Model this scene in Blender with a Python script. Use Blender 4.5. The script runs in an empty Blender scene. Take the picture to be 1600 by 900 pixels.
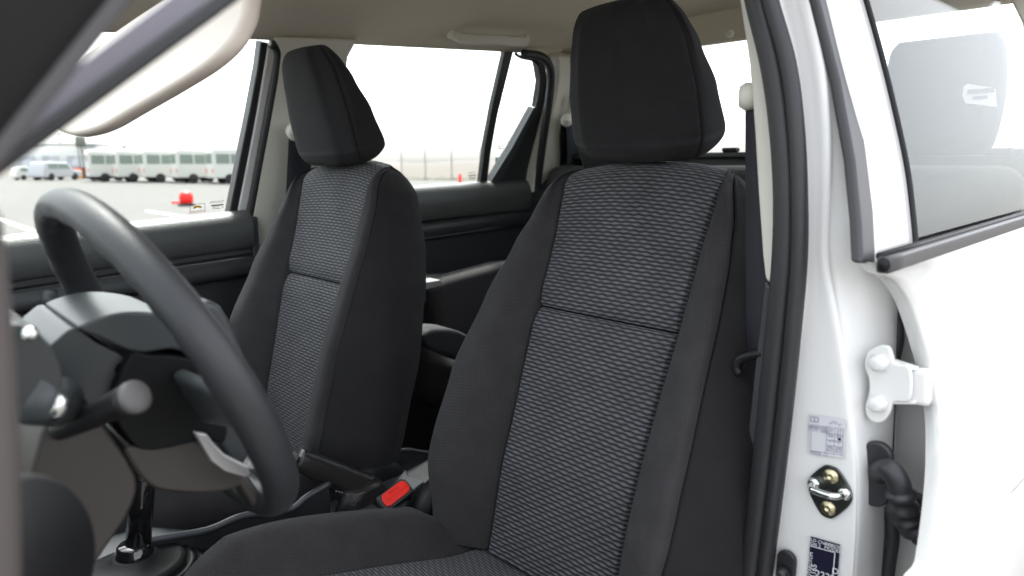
import bpy, bmesh, math, random
from mathutils import Vector, Matrix
random.seed(7)
S = bpy.context.scene
COL = S.collection
R = math.radians
# ------------------------------------------------------------------ camera
CAM = Vector((-1.0, .87, 1.45)); YAW = R(47); PITCH = R(9.9); FPX = 1100.0
cd = bpy.data.cameras.new('camera'); cam = bpy.data.objects.new('camera', cd); COL.objects.link(cam)
cam.location = CAM; cam.rotation_euler = (R(90)-PITCH, 0, -(math.pi-YAW))
cd.sensor_width = 36; cd.lens = FPX/1600*36; cd.clip_start = .02; cd.clip_end = 5000
cd.dof.use_dof = True; cd.dof.focus_distance = 1.10; cd.dof.aperture_fstop = 4.6
S.camera = cam
S.render.resolution_x = 1024; S.render.resolution_y = 576
# ------------------------------------------------------------------ world, sun, exposure
SUN_EL, SUN_AZ = R(62), R(115)       # azimuth clockwise from +Y
w = bpy.data.worlds.new("World"); S.world = w; w.use_nodes = True
nt = w.node_tree; nt.nodes.clear()
sky = nt.nodes.new('ShaderNodeTexSky'); sky.sky_type = 'NISHITA'; sky.sun_disc = False
sky.sun_elevation = SUN_EL; sky.sun_rotation = SUN_AZ; sky.dust_density = 4.0; sky.air_density = 1.0; sky.ozone_density = .6
hs = nt.nodes.new('ShaderNodeHueSaturation'); hs.inputs['Saturation'].default_value = .22; hs.inputs['Value'].default_value = 1.0
bg = nt.nodes.new('ShaderNodeBackground'); bg.inputs[1].default_value = .15
ow = nt.nodes.new('ShaderNodeOutputWorld')
nt.links.new(sky.outputs[0], hs.inputs['Color']); nt.links.new(hs.outputs[0], bg.inputs[0]); nt.links.new(bg.outputs[0], ow.inputs[0])
sd = bpy.data.lights.new('sun', 'SUN'); sd.energy = 1.9; sd.angle = R(8); sd.color = (1, .96, .9)
sun = bpy.data.objects.new('sun', sd); COL.objects.link(sun)
dv = Vector((math.sin(SUN_AZ)*math.cos(SUN_EL), math.cos(SUN_AZ)*math.cos(SUN_EL), math.sin(SUN_EL)))
sun.rotation_euler = (-dv).to_track_quat('-Z', 'Y').to_euler()
S.view_settings.view_transform = 'Standard'; S.view_settings.look = 'None'
S.view_settings.exposure = 2.5; S.view_settings.gamma = 1; S.view_settings.use_curve_mapping = False

# ------------------------------------------------------------------ measuring helper: a sight line meets a real plane
FW = Vector((math.sin(YAW)*math.cos(PITCH), -math.cos(YAW)*math.cos(PITCH), -math.sin(PITCH)))
RT = Vector((-math.cos(YAW), -math.sin(YAW), 0)); UP = RT.cross(FW)
def at(px, py, n, k):
    r = FW*FPX + RT*(px-800) + UP*(450-py); n = Vector(n)
    return CAM + r*((k-n.dot(CAM))/n.dot(r))
def aX(px, py, x): return at(px, py, (1, 0, 0), x)
def aY(px, py, y): return at(px, py, (0, 1, 0), y)
def aZ(px, py, z): return at(px, py, (0, 0, 1), z)
PWN = Vector((1, 0, .32)); PWK = 1.172          # passenger side glass plane (inner face of the cab)
def PW(px, py, o=0): return at(px, py, PWN, PWK+o)
OWN = Vector((1, 0, -.32)); OWK = -.75-.32*1.36  # driver side outer skin plane
def OW(px, py, o=0): return at(px, py, OWN, OWK+o)

# ------------------------------------------------------------------ materials
MATS = {}
def mat(name, col, rough=.5, metal=0, spec=.5, bump=None, var=0, coat=0, sheen=0, vs=6):
    m = bpy.data.materials.new(name); m.use_nodes = True; n = m.node_tree; b = n.nodes['Principled BSDF']
    b.inputs['Base Color'].default_value = (*col, 1); b.inputs['Roughness'].default_value = rough
    b.inputs['Metallic'].default_value = metal; b.inputs['Specular IOR Level'].default_value = spec
    b.inputs['Coat Weight'].default_value = coat; b.inputs['Coat Roughness'].default_value = .05
    b.inputs['Sheen Weight'].default_value = sheen; b.inputs['Sheen Roughness'].default_value = .4
    tc = n.nodes.new('ShaderNodeTexCoord')
    if bump:
        nz = n.nodes.new('ShaderNodeTexNoise'); nz.inputs['Scale'].default_value = bump[0]; nz.inputs['Detail'].default_value = 3
        bp = n.nodes.new('ShaderNodeBump'); bp.inputs['Strength'].default_value = bump[1]; bp.inputs['Distance'].default_value = bump[2]
        n.links.new(tc.outputs['Object'], nz.inputs['Vector']); n.links.new(nz.outputs[0], bp.inputs['Height'])
        n.links.new(bp.outputs[0], b.inputs['Normal'])
    if var:
        nz = n.nodes.new('ShaderNodeTexNoise'); nz.inputs['Scale'].default_value = vs; nz.inputs['Detail'].default_value = 5
        mr = n.nodes.new('ShaderNodeMapRange'); mr.inputs[3].default_value = 1-var; mr.inputs[4].default_value = 1+var
        mx = n.nodes.new('ShaderNodeVectorMath'); mx.operation = 'SCALE'; mx.inputs[0].default_value = col
        n.links.new(tc.outputs['Object'], nz.inputs['Vector']); n.links.new(nz.outputs[0], mr.inputs[0])
        n.links.new(mr.outputs[0], mx.inputs['Scale']); n.links.new(mx.outputs[0], b.inputs['Base Color'])
        m2 = n.nodes.new('ShaderNodeMapRange'); m2.inputs[3].default_value = rough*(1-var); m2.inputs[4].default_value = min(1, rough*(1+var))
        n.links.new(nz.outputs[0], m2.inputs[0]); n.links.new(m2.outputs[0], b.inputs['Roughness'])
    MATS[name] = m; return m
def N(n, op, a, b=None, c=None):
    x = n.nodes.new('ShaderNodeMath'); x.operation = op
    for i, v in enumerate((a, b, c)):
        if v is None: continue
        if isinstance(v, (int, float)): x.inputs[i].default_value = v
        else: n.links.new(v, x.inputs[i])
    return x.outputs[0]
def insert_fabric(name, line, cell, gain=1.0):
    """woven insert: wavy ribs that pinch together into staggered lens-shaped cells (UV in metres)"""
    m = mat(name, cell, .75, spec=.3, sheen=.08); n = m.node_tree; b = n.nodes['Principled BSDF']
    uv = n.nodes.new('ShaderNodeUVMap'); sp = n.nodes.new('ShaderNodeSeparateXYZ'); n.links.new(uv.outputs[0], sp.inputs[0])
    u, v = sp.outputs[0], sp.outputs[1]
    nz = n.nodes.new('ShaderNodeTexNoise'); nz.inputs['Scale'].default_value = 30; n.links.new(uv.outputs[0], nz.inputs['Vector'])
    jit = N(n, 'MULTIPLY', N(n, 'SUBTRACT', nz.outputs[0], .5), .5)
    vv = N(n, 'ADD', N(n, 'DIVIDE', v, .0061), jit)
    wv = N(n, 'MULTIPLY', N(n, 'COSINE', N(n, 'DIVIDE', u, .0200/(2*math.pi))), .105)
    def dist(x):    # distance to nearest even integer
        return N(n, 'PINGPONG', x, 1.0)
    e = dist(N(n, 'SUBTRACT', vv, wv))
    o = dist(N(n, 'ADD', N(n, 'ADD', vv, 1.0), wv))
    d = N(n, 'MINIMUM', e, o)
    mr = n.nodes.new('ShaderNodeMapRange'); mr.interpolation_type = 'SMOOTHSTEP'
    mr.inputs[1].default_value = .08; mr.inputs[2].default_value = .50; n.links.new(d, mr.inputs[0])
    th = n.nodes.new('ShaderNodeTexNoise'); th.inputs['Scale'].default_value = 900; n.links.new(uv.outputs[0], th.inputs['Vector'])
    mx = n.nodes.new('ShaderNodeMix'); mx.data_type = 'RGBA'; n.links.new(mr.outputs[0], mx.inputs[0])
    mx.inputs[6].default_value = (*line, 1); mx.inputs[7].default_value = (*cell, 1)
    wr = n.nodes.new('ShaderNodeTexNoise'); wr.inputs['Scale'].default_value = 14; wr.inputs['Detail'].default_value = 8; wr.inputs['Roughness'].default_value = .7; n.links.new(uv.outputs[0], wr.inputs['Vector'])
    wm = n.nodes.new('ShaderNodeMapRange'); wm.inputs[1].default_value = .3; wm.inputs[2].default_value = .7; wm.inputs[3].default_value = .78; wm.inputs[4].default_value = 1.18; n.links.new(wr.outputs[0], wm.inputs[0])
    sc_ = n.nodes.new('ShaderNodeVectorMath'); sc_.operation = 'SCALE'; n.links.new(mx.outputs[2], sc_.inputs[0]); n.links.new(wm.outputs[0], sc_.inputs['Scale'])
    n.links.new(sc_.outputs[0], b.inputs['Base Color'])
    h = N(n, 'ADD', mr.outputs[0], N(n, 'MULTIPLY', th.outputs[0], .25))
    bp = n.nodes.new('ShaderNodeBump'); bp.inputs['Strength'].default_value = .8; bp.inputs['Distance'].default_value = .0014*gain
    n.links.new(h, bp.inputs['Height']); n.links.new(bp.outputs[0], b.inputs['Normal']); return m
def twill_fabric(name, a, c, scale=.0038, rough=.8):
    """fine diagonal twill (UV in metres)"""
    m = mat(name, c, rough, spec=.2, sheen=.05); n = m.node_tree; b = n.nodes['Principled BSDF']
    uv = n.nodes.new('ShaderNodeUVMap'); sp = n.nodes.new('ShaderNodeSeparateXYZ'); n.links.new(uv.outputs[0], sp.inputs[0])
    u, v = sp.outputs[0], sp.outputs[1]
    s1 = N(n, 'SINE', N(n, 'DIVIDE', N(n, 'ADD', u, N(n, 'MULTIPLY', v, .55)), scale/(2*math.pi)))
    s2 = N(n, 'SINE', N(n, 'DIVIDE', N(n, 'SUBTRACT', v, N(n, 'MULTIPLY', u, .55)), scale/(2*math.pi)))
    s = N(n, 'MULTIPLY_ADD', N(n, 'MULTIPLY', s1, s2), .5, .5)
    nz = n.nodes.new('ShaderNodeTexNoise'); nz.inputs['Scale'].default_value = 25; nz.inputs['Detail'].default_value = 4
    n.links.new(uv.outputs[0], nz.inputs['Vector'])
    k = N(n, 'ADD', N(n, 'MULTIPLY', s, .75), N(n, 'MULTIPLY', nz.outputs[0], .35))
    mx = n.nodes.new('ShaderNodeMix'); mx.data_type = 'RGBA'; n.links.new(k, mx.inputs[0])
    mx.inputs[6].default_value = (*a, 1); mx.inputs[7].default_value = (*c, 1); n.links.new(mx.outputs[2], b.inputs['Base Color'])
    bp = n.nodes.new('ShaderNodeBump'); bp.inputs['Strength'].default_value = .7; bp.inputs['Distance'].default_value = .0009
    n.links.new(s, bp.inputs['Height'])
    b2 = n.nodes.new('ShaderNodeBump'); b2.inputs['Strength'].default_value = .55; b2.inputs['Distance'].default_value = .004
    n2 = n.nodes.new('ShaderNodeTexNoise'); n2.inputs['Scale'].default_value = 9; n.links.new(uv.outputs[0], n2.inputs['Vector'])
    n.links.new(n2.outputs[0], b2.inputs['Height']); n.links.new(bp.outputs[0], b2.inputs['Normal']); n.links.new(b2.outputs[0], b.inputs['Normal'])
    return m
def glass(name, tint=(.93, .96, .95), gain=.96):
    m = bpy.data.materials.new(name); m.use_nodes = True; n = m.node_tree; n.nodes.clear()
    o = n.nodes.new('ShaderNodeOutputMaterial'); mx = n.nodes.new('ShaderNodeMixShader'); t = n.nodes.new('ShaderNodeBsdfTransparent')
    g = n.nodes.new('ShaderNodeBsdfGlossy'); g.inputs['Roughness'].default_value = 0.0; t.inputs[0].default_value = (*tint, 1)
    ge = n.nodes.new('ShaderNodeNewGeometry'); dt = n.nodes.new('ShaderNodeVectorMath'); dt.operation = 'DOT_PRODUCT'
    n.links.new(ge.outputs['Normal'], dt.inputs[0]); n.links.new(ge.outputs['Incoming'], dt.inputs[1])
    f = N(n, 'MULTIPLY_ADD', N(n, 'POWER', N(n, 'SUBTRACT', 1.0, N(n, 'ABSOLUTE', dt.outputs['Value'])), 5.0), gain, .04)
    n.links.new(f, mx.inputs[0]); n.links.new(t.outputs[0], mx.inputs[1]); n.links.new(g.outputs[0], mx.inputs[2])
    n.links.new(mx.outputs[0], o.inputs[0]); MATS[name] = m; return m
SEAM = mat('seam_thread', (.003, .003, .003), .9, spec=.1)
INSERT = insert_fabric('seat_insert_fabric', (.022, .022, .025), (.138, .140, .152))
TWILL = twill_fabric('seat_twill_fabric', (.003, .003, .003), (.068, .065, .069))
SIDECLOTH = twill_fabric('seat_side_cloth', (.004, .004, .005), (.031, .029, .032), .0026)
TWILL2 = twill_fabric('headrest_fabric', (.003, .003, .004), (.036, .035, .037), .0034)
PLASTIC = mat('grained_black_plastic', (.026, .029, .031), .42, bump=(420, .5, .0006), var=.15)
PLAST2 = mat('grey_plastic', (.05, .055, .06), .42, bump=(500, .3, .0004), var=.1)
ROLLP = mat('lit_grained_black_plastic', (.064, .067, .067), .40, bump=(330, .8, .0010), var=.15)  # lighter copy of the black plastic, paints in daylight on the door rolls
SMOOTHP = mat('smooth_black_plastic', (.010, .010, .011), .48, spec=.3, var=.15)
HUBP = mat('matt_hub_plastic', (.004, .0045, .005), .6, spec=.2)
GLOSSP = mat('gloss_black_plastic', (.008, .008, .009), .08, coat=.5)
RUBBER = mat('seal_rubber', (.022, .022, .025), .45, spec=.5, bump=(90, .3, .001), var=.12, vs=14)
RUBTRIM = mat('satin_trim_rubber', (.075, .073, .078), .38, var=.08)
RUBSTRIP = mat('satin_dark_strip', (.040, .039, .043), .42, var=.08)
HEAD = mat('headliner_knit', (.68, .61, .51), .95, spec=.1, bump=(700, .5, .001), var=.05, vs=3)
TRIM = mat('beige_pillar_trim', (.72, .70, .63), .5, bump=(600, .25, .0004), var=.04)
VISOR = mat('visor_vinyl', (.56, .48, .42), .5, bump=(350, .3, .0005), var=.05)
PAINT = mat('white_paint', (.64, .64, .625), .22, coat=.9, var=.02, vs=2)
PAINTI = mat('white_paint_jamb', (.74, .74, .73), .35, coat=.4, var=.03, vs=9)
WHEEL = mat('urethane_wheel_rim', (.024, .025, .028), .46, bump=(260, .35, .0006), var=.12, vs=12)
SHROUD = mat('column_plastic', (.036, .041, .043), .40, bump=(300, .2, .0004), var=.08)
SHROUD2 = mat('ground_tinted_hub_plastic', (.042, .036, .032), .45, bump=(300, .2, .0004), var=.06)  # brown tint paints in the sandy ground reflected on the undersides
SILVER = mat('satin_silver', (.42, .41, .41), .35, metal=.6)
CHROME = mat('zinc_plated_steel', (.72, .74, .72), .22, metal=1, var=.2, vs=60)
STEELD = mat('dark_plate_steel', (.10, .105, .10), .3, metal=.9, var=.3, vs=40)
BRASS = mat('yellow_zinc', (.55, .5, .33), .3, metal=1, var=.2, vs=80)
REDP = mat('red_plastic', (.95, .035, .025), .3, bump=(300, .1, .0003))
LEATHER = mat('black_leather', (.020, .019, .019), .33, bump=(240, .7, .0014), var=.2)
THREAD = mat('light_thread', (.35, .34, .33), .8)
CARPET = mat('carpet_pile', (.014, .014, .015), 1, spec=.1, bump=(500, 1, .004), var=.7, vs=260)
WEB = mat('belt_webbing', (.016, .017, .024), .6, spec=.4, bump=(500, .5, .0008), var=.1, vs=90)
WEBG = mat('belt_webbing_grey', (.10, .125, .15), .6, spec=.4, bump=(500, .4, .0006), var=.06)
INKL = mat('label_faint_ink', (.26, .26, .34), .6)
PAPER = mat('label_paper', (.62, .62, .65), .4)
LBLACK = mat('label_black', (.012, .012, .03), .25)
INK = mat('label_ink', (.05, .05, .09), .6)
INKW = mat('label_white_ink', (.75, .75, .8), .5)
INKR = mat('label_red_ink', (.6, .06, .05), .5)
INKO = mat('label_gold_ink', (.75, .42, .05), .5)
GLASS = glass('tempered_glass')
GLASSD = glass('door_glass', (.90, .92, .91), .42)

# ------------------------------------------------------------------ builders
def tag(o, label=None, cat=None, group=None, kind=None):
    if label: o['label'] = label
    if cat: o['category'] = cat
    if group: o['group'] = group
    if kind: o['kind'] = kind
    return o
def empty(name, loc, label, cat, group=None):
    o = bpy.data.objects.new(name, None); COL.objects.link(o); o.location = loc; o.empty_display_size = .05
    return tag(o, label, cat, group)
def link(name, me, m, parent=None, smooth=True, bevel=0, seg=3, sub=0):
    me.materials.append(m) if m else None
    o = bpy.data.objects.new(name, me); COL.objects.link(o)
    if parent:
        o.parent = parent; r = parent; off = Vector()
        while r: off += r.location; r = r.parent
        o.matrix_parent_inverse = Matrix.Translation(-off)
    if smooth:
        for p in me.polygons: p.use_smooth = True
    if bevel:
        b = o.modifiers.new('bevel', 'BEVEL'); b.width = bevel; b.segments = seg; b.limit_method = 'ANGLE'; b.angle_limit = R(35)
        b.harden_normals = False
        if smooth:
            wn = o.modifiers.new('wn', 'WEIGHTED_NORMAL'); wn.keep_sharp = True
    if sub:
        s = o.modifiers.new('sub', 'SUBSURF'); s.levels = sub; s.render_levels = sub
    return o
def pydata(name, vs, fs, m, parent=None, **k):
    me = bpy.data.meshes.new(name); me.from_pydata([tuple(v) for v in vs], [], fs); me.update()
    return link(name, me, m, parent, **k)
def fixn(o):
    bm = bmesh.new(); bm.from_mesh(o.data); bmesh.ops.recalc_face_normals(bm, faces=bm.faces); bm.to_mesh(o.data); bm.free(); return o
def grid(name, rows, m, parent=None, closed=False, capa=False, capb=False, uv=True, **k):
    """loft through equally long rows of points, UV in metres"""
    nr, nc = len(rows), len(rows[0]); vs = [v for r in rows for v in r]; fs = []; uvs = []
    us = []
    for r in rows:
        a = [0]
        for i in range(1, nc): a.append(a[-1]+(Vector(r[i])-Vector(r[i-1])).length)
        mid = a[nc//2]; us.append([x-mid for x in a])
    vv = [0]
    c = nc//2
    for j in range(1, nr): vv.append(vv[-1]+(Vector(rows[j][c])-Vector(rows[j-1][c])).length)
    for j in range(nr-1):
        for i in range(nc-1 if not closed else nc):
            i2 = (i+1) % nc
            fs.append((j*nc+i, j*nc+i2, (j+1)*nc+i2, (j+1)*nc+i))
            w0 = us[j][i2] if i2 else us[j][i]+.01
            w1 = us[j+1][i2] if i2 else us[j+1][i]+.01
            uvs += [(us[j][i], vv[j]), (w0, vv[j]), (w1, vv[j+1]), (us[j+1][i], vv[j+1])]
    if capa: fs.append(tuple(range(nc))[::-1]); uvs += [(0, 0)]*nc
    if capb: fs.append(tuple((nr-1)*nc+i for i in range(nc))); uvs += [(0, 0)]*nc
    me = bpy.data.meshes.new(name); me.from_pydata([tuple(v) for v in vs], [], fs)
    l = me.uv_layers.new(name='UVMap')
    for i, x in enumerate(uvs): l.data[i].uv = x
    me.update()
    o = link(name, me, m, parent, **k)
    return fixn(o) if (closed or capa) else o
def cr(pts, n=8, closed=False):
    """Catmull-Rom through points"""
    P = [Vector(p) for p in pts]; out = []; L = len(P)
    for i in range(L if closed else L-1):
        p1, p2 = P[i], P[(i+1) % L]
        p0 = P[i-1] if (i > 0 or closed) else p1+(p1-p2); p3 = P[(i+2) % L] if (i+2 < L or closed) else p2+(p2-p1)
        for k in range(n):
            t = k/n
            out.append(.5*((2*p1)+(p2-p0)*t+(2*p0-5*p1+4*p2-p3)*t*t+(3*p1-p0-3*p2+p3)*t**3))
    if not closed: out.append(P[-1])
    return out
def sweep(name, pts, prof, m, parent=None, upv=(0, 0, 1), n=8, closed=False, scale=None, raw=False, **k):
    """sweep closed 2-D profile (side, up) along smoothed path"""
    P = cr(pts, n, closed) if not raw else [Vector(p) for p in pts]; rows = []; L = len(P); upv = Vector(upv)
    for i, p in enumerate(P):
        a = P[i-1] if (i or closed) else P[0]; b = P[(i+1) % L] if (i < L-1 or closed) else P[-1]
        t = (b-a).normalized(); s = t.cross(upv).normalized(); u = s.cross(t)
        sc = scale(i/(L-1)) if scale else 1
        rows.append([p+s*(x*sc)+u*(y*sc) for x, y in prof])
    if closed: rows.append(rows[0])
    return grid(name, rows, m, parent, closed=True, capa=not closed, capb=not closed, **k)
def circ(r, r2=None, n=16): r2 = r2 or r; return [(r*math.cos(2*math.pi*i/n), r2*math.sin(2*math.pi*i/n)) for i in range(n)]
def rrect(w, h, r, n=4):
    o = []
    for cx, cy, a0 in ((w-r, h-r, 0), (-w+r, h-r, 90), (-w+r, -h+r, 180), (w-r, -h+r, 270)):
        for i in range(n+1): a = R(a0+90*i/n); o.append((cx+r*math.cos(a), cy+r*math.sin(a)))
    return o
def slab(name, pts, off, m, parent=None, bevel=.003, **k):
    """outline of 3-D points given real thickness along vector off"""
    n = len(pts); off = Vector(off); vs = [Vector(p) for p in pts]+[Vector(p)+off for p in pts]
    fs = [tuple(range(n)), tuple(range(n, 2*n))[::-1]]+[(i, i+n, (i+1) % n+n, (i+1) % n) for i in range(n)]
    return fixn(pydata(name, vs, fs, m, parent, bevel=bevel, **k))
def box(name, c, h, m, parent=None, rot=None, bevel=.004, **k):
    M = rot or Matrix.Identity(3); c = Vector(c)
    vs = [c+M@Vector((x*h[0], y*h[1], z*h[2])) for x in (-1, 1) for y in (-1, 1) for z in (-1, 1)]
    fs = [(0, 1, 3, 2), (4, 6, 7, 5), (0, 4, 5, 1), (2, 3, 7, 6), (0, 2, 6, 4), (1, 5, 7, 3)]
    return fixn(pydata(name, vs, fs, m, parent, bevel=bevel, **k))
def boxes(name, L, m, parent=None, bevel=0, rot=None, o=(0, 0, 0), **k):
    M = rot or Matrix.Identity(3); vs = []; fs = []
    for c, h in L:
        b = len(vs)
        vs += [Vector(o)+M@(Vector(c)+Vector((x*h[0], y*h[1], z*h[2]))) for x in (-1, 1) for y in (-1, 1) for z in (-1, 1)]
        fs += [tuple(i+b for i in f) for f in [(0, 1, 3, 2), (4, 6, 7, 5), (0, 4, 5, 1), (2, 3, 7, 6), (0, 2, 6, 4), (1, 5, 7, 3)]]
    return fixn(pydata(name, vs, fs, m, parent, smooth=False, bevel=bevel, **k))
def lathe(name, prof, c, axis, m, parent=None, n=40, sx=1, side=None, **k):
    """prof: (radius, height) pairs around axis at c"""
    ax = Vector(axis).normalized(); s = Vector(side) if side else ax.orthogonal(); s = (s-ax*s.dot(ax)).normalized(); t = ax.cross(s); c = Vector(c)
    rows = [[c+ax*h+s*(r*sx*math.cos(2*math.pi*i/n))+t*(r*math.sin(2*math.pi*i/n)) for i in range(n)] for r, h in prof]
    return grid(name, rows, m, parent, closed=True, capa=True, capb=True, **k)
def text(name, s, size, c, xd, yd, m, parent=None, mirror=False):
    cu = bpy.data.curves.new(name, 'FONT'); cu.body = s; cu.size = size; cu.align_x = 'CENTER'; cu.align_y = 'CENTER'; cu.extrude = .0001
    t = bpy.data.objects.new(name, cu); COL.objects.link(t); dg = bpy.context.evaluated_depsgraph_get()
    me = bpy.data.meshes.new_from_object(t.evaluated_get(dg)); bpy.data.objects.remove(t)
    xd = Vector(xd).normalized(); yd = Vector(yd).normalized(); zd = xd.cross(yd)
    for v in me.vertices:
        q = v.co.copy(); q.x = -q.x if mirror else q.x; v.co = Vector(c)+xd*q.x+yd*q.y+zd*q.z
    me.materials.clear(); return link(name, me, m, parent, smooth=False)
def ip(x, T):
    if x <= T[0][0]: return T[0][1]
    for (a, b), (c, d) in zip(T, T[1:]):
        if x <= c:
            t = (x-a)/(c-a); t = t*t*(3-2*t)*.5+t*.5; return b+(d-b)*t
    return T[-1][1]

# ================================================================== THE SETTING OUTSIDE
def nodes_ground(name, base, alt):
    m = mat(name, base, .9, spec=.2); n = m.node_tree; b = n.nodes['Principled BSDF']; tc = n.nodes.new('ShaderNodeTexCoord')
    a = n.nodes.new('ShaderNodeTexNoise'); a.inputs['Scale'].default_value = .12; a.inputs['Detail'].default_value = 8
    n.links.new(tc.outputs['Object'], a.inputs['Vector']); mx = n.nodes.new('ShaderNodeMix'); mx.data_type = 'RGBA'
    n.links.new(a.outputs[0], mx.inputs[0]); mx.inputs[6].default_value = (*base, 1); mx.inputs[7].default_value = (*alt, 1)
    n.links.new(mx.outputs[2], b.inputs['Base Color']); return m
G1 = nodes_ground('pale_sand_ground', (.105, .088, .075), (.080, .068, .058)); G2 = nodes_ground('pale_concrete_lot', (.092, .089, .084), (.080, .077, .073))
def sheet(name, pts, z, m, kind='structure'):
    o = pydata(name, [(x, y, z) for x, y in pts], [tuple(range(len(pts)))], m, smooth=False); return tag(o, kind=kind)
sheet('ground', [(-3000, -3000), (3000, -3000), (3000, 3000), (-3000, 3000)], 0, G1)
g = lambda px, py, z=0: aZ(px, py, z)
a = g(-300, 276.0); b_ = g(560, 281); c_ = g(900, 300)
sheet('parking_lot', [(-40, 60), (-40, -60), (40, -60), (a.x+20, -6), (a.x, a.y), (60, 60)], .004, G2)
# painted bay lines on the lot
MARK = mat('road_marking_paint', (.8, .8, .78), .7, var=.1)
ml = boxes('lot_marking', [((20, -14+4*i, .010), (3.5, .06, .002)) for i in range(9)]+[((13.4, 4, .010), (.06, 18, .002))], MARK); tag(ml, kind='structure')
# far ridge
rng = random.Random(3)
def ridge(name, dist, h, col, x0, x1, seed):
    rr = random.Random(seed); m = mat(name+'_rock', col, .95, var=.1, vs=.01); rows = [[], [], []]
    for i in range(90):
        ang = R(x0+(x1-x0)*i/89); hh = h*(.55+.25*math.sin(i*.21+seed)+.14*math.sin(i*.57)+.06*rr.random())
        for r_, dd, zz in zip(rows, (0, 60, 160), (0, hh*.6, hh)):
            r_.append((math.sin(ang)*(dist+dd), math.cos(ang)*(dist+dd), zz))
    return tag(grid(name, rows, m, None), kind='structure')
ridge('hills', 900, 24, (.088, .074, .070), 60, 200, 2)
# ---- minibuses
BUSW = mat('bus_paint', (.60, .59, .55), .35, var=.04, vs=1); BUSG = mat('hazed_bus_glass', (.20, .24, .21), .15); TYRE = mat('tyre_rubber', (.02, .02, .02), .8)  # bus glass: haze and sky reflection put into its lighter colour
LRED = mat('tail_lamp_red', (.6, .02, .01), .3); ORNG = mat('orange_fabric', (.8, .3, .03), .6); CARG = mat('silver_car_paint', (.42, .42, .44), .3, metal=.3)
def copy_tree(o, loc, rz, label):
    c = o.copy(); COL.objects.link(c); c.location = loc; c.rotation_euler.z = rz; c['label'] = label
    for ch in o.children:
        d = ch.copy(); COL.objects.link(d); d.parent = c; d.matrix_parent_inverse = ch.matrix_parent_inverse.copy()
    return c
def vehicle(name, prof, wid, wheels, wins, m, label, cat, group, lamps=None):
    """side profile (x,z) extruded; origin at ground centre"""
    t = empty(name, (0, 0, 0), label, cat, group); n = len(prof)
    slab('body', [(x, -wid/2, z) for x, z in prof], (0, wid, 0), m, t, bevel=.09)
    for q in wins:
        for s in (-1, 1): slab('window', [(x, s*(wid/2+.004), z) for x, z in q], (0, s*.012, 0), BUSG, t, bevel=0, smooth=False)
    for x, r in wheels:
        for s in (-1, 1):
            lathe('wheel', [(r*.5, -.02), (r*.62, 0), (r*.95, 0), (r, .03), (r, .18), (r*.95, .2)], (x, s*(wid/2+.01), r), (0, -s, 0), TYRE, t, n=20)
    if lamps:
        for s in (-1, 1): box('tail_lamp', (lamps[0], s*wid*.42, lamps[1]), (.02, .09, .16), LRED, t, bevel=.01)
    return t
busp = [(-3.1, .45), (3.0, .45), (3.1, .9), (3.05, 1.5), (2.75, 2.6), (2.5, 2.72), (-2.95, 2.72), (-3.1, 2.55)]
bwin = [[(x, 1.55), (x+1.0, 1.55), (x+1.0, 2.3), (x, 2.3)] for x in (-2.85, -1.75, -.65, .45)]+[[(1.55, 1.45), (2.6, 1.45), (2.35, 2.35), (1.55, 2.35)]]
bus = vehicle('minibus', busp, 2.1, [(-1.9, .4), (2.0, .4)], bwin, BUSW, 'x', 'minibus', 'white minibuses parked in a row across the lot', (-3.12, 1.0))
for s_ in ([(-3.112, 0, 1.9)],):
    box('rear_window', (-3.105, 0, 1.95), (.012, .8, .38), BUSG, bus, bevel=.01); box('windscreen', (2.93, 0, 1.95), (.012, .85, .40), BUSG, bus, rot=Matrix.Rotation(R(-14), 3, 'Y'), bevel=.01)
BP = [(200, 283.5), (243, 284), (285, 284.6), (336, 285.6), (392, 286.6)]
BL = ['white minibus at the far left end of the parked row', 'white minibus second from the left in the parked row', 'white minibus in the middle of the row, left of the red barrel',
      'white minibus above the red barrel, beside the window post', 'white minibus at the right end of the row, half behind the window post']
brz = math.atan2(RT.y, RT.x)+R(38)
bc = g(*BP[0]); bus.location = bc; bus.rotation_euler.z = brz; bus['label'] = BL[0]
for (px, py), lb in list(zip(BP, BL))[1:]: copy_tree(bus, g(px, py), brz, lb)
suvp = [(-2.3, .3), (2.2, .3), (2.3, .9), (1.2, 1.05), (.6, 1.7), (-1.9, 1.75), (-2.25, 1.1)]
swin = [[(-1.7, 1.1), (-.6, 1.1), (-.6, 1.6), (-1.6, 1.6)], [(-.5, 1.1), (.85, 1.1), (.5, 1.6), (-.5, 1.6)]]
vehicles = [('silver_car', (88, 281.5), CARG, 'silver grey off-roader parked left of the orange box', 78, 1), ('white_car', (50, 281), BUSW, 'white car parked at the far left of the lot', 60, .75),
            ('dark_car', (167, 282.5), SMOOTHP, 'low black car parked against the first minibus', 40, .72)]
for nm, (px, py), m_, lb, rz, sc in vehicles:
    v = vehicle('parked_car', suvp, 1.85, [(-1.4, .36), (1.4, .36)], swin, m_, lb, 'car', 'cars parked beyond the lot'); v.location = g(px, py); v.rotation_euler.z = math.atan2(RT.y, RT.x)+R(rz); v.scale = (sc,)*3
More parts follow.
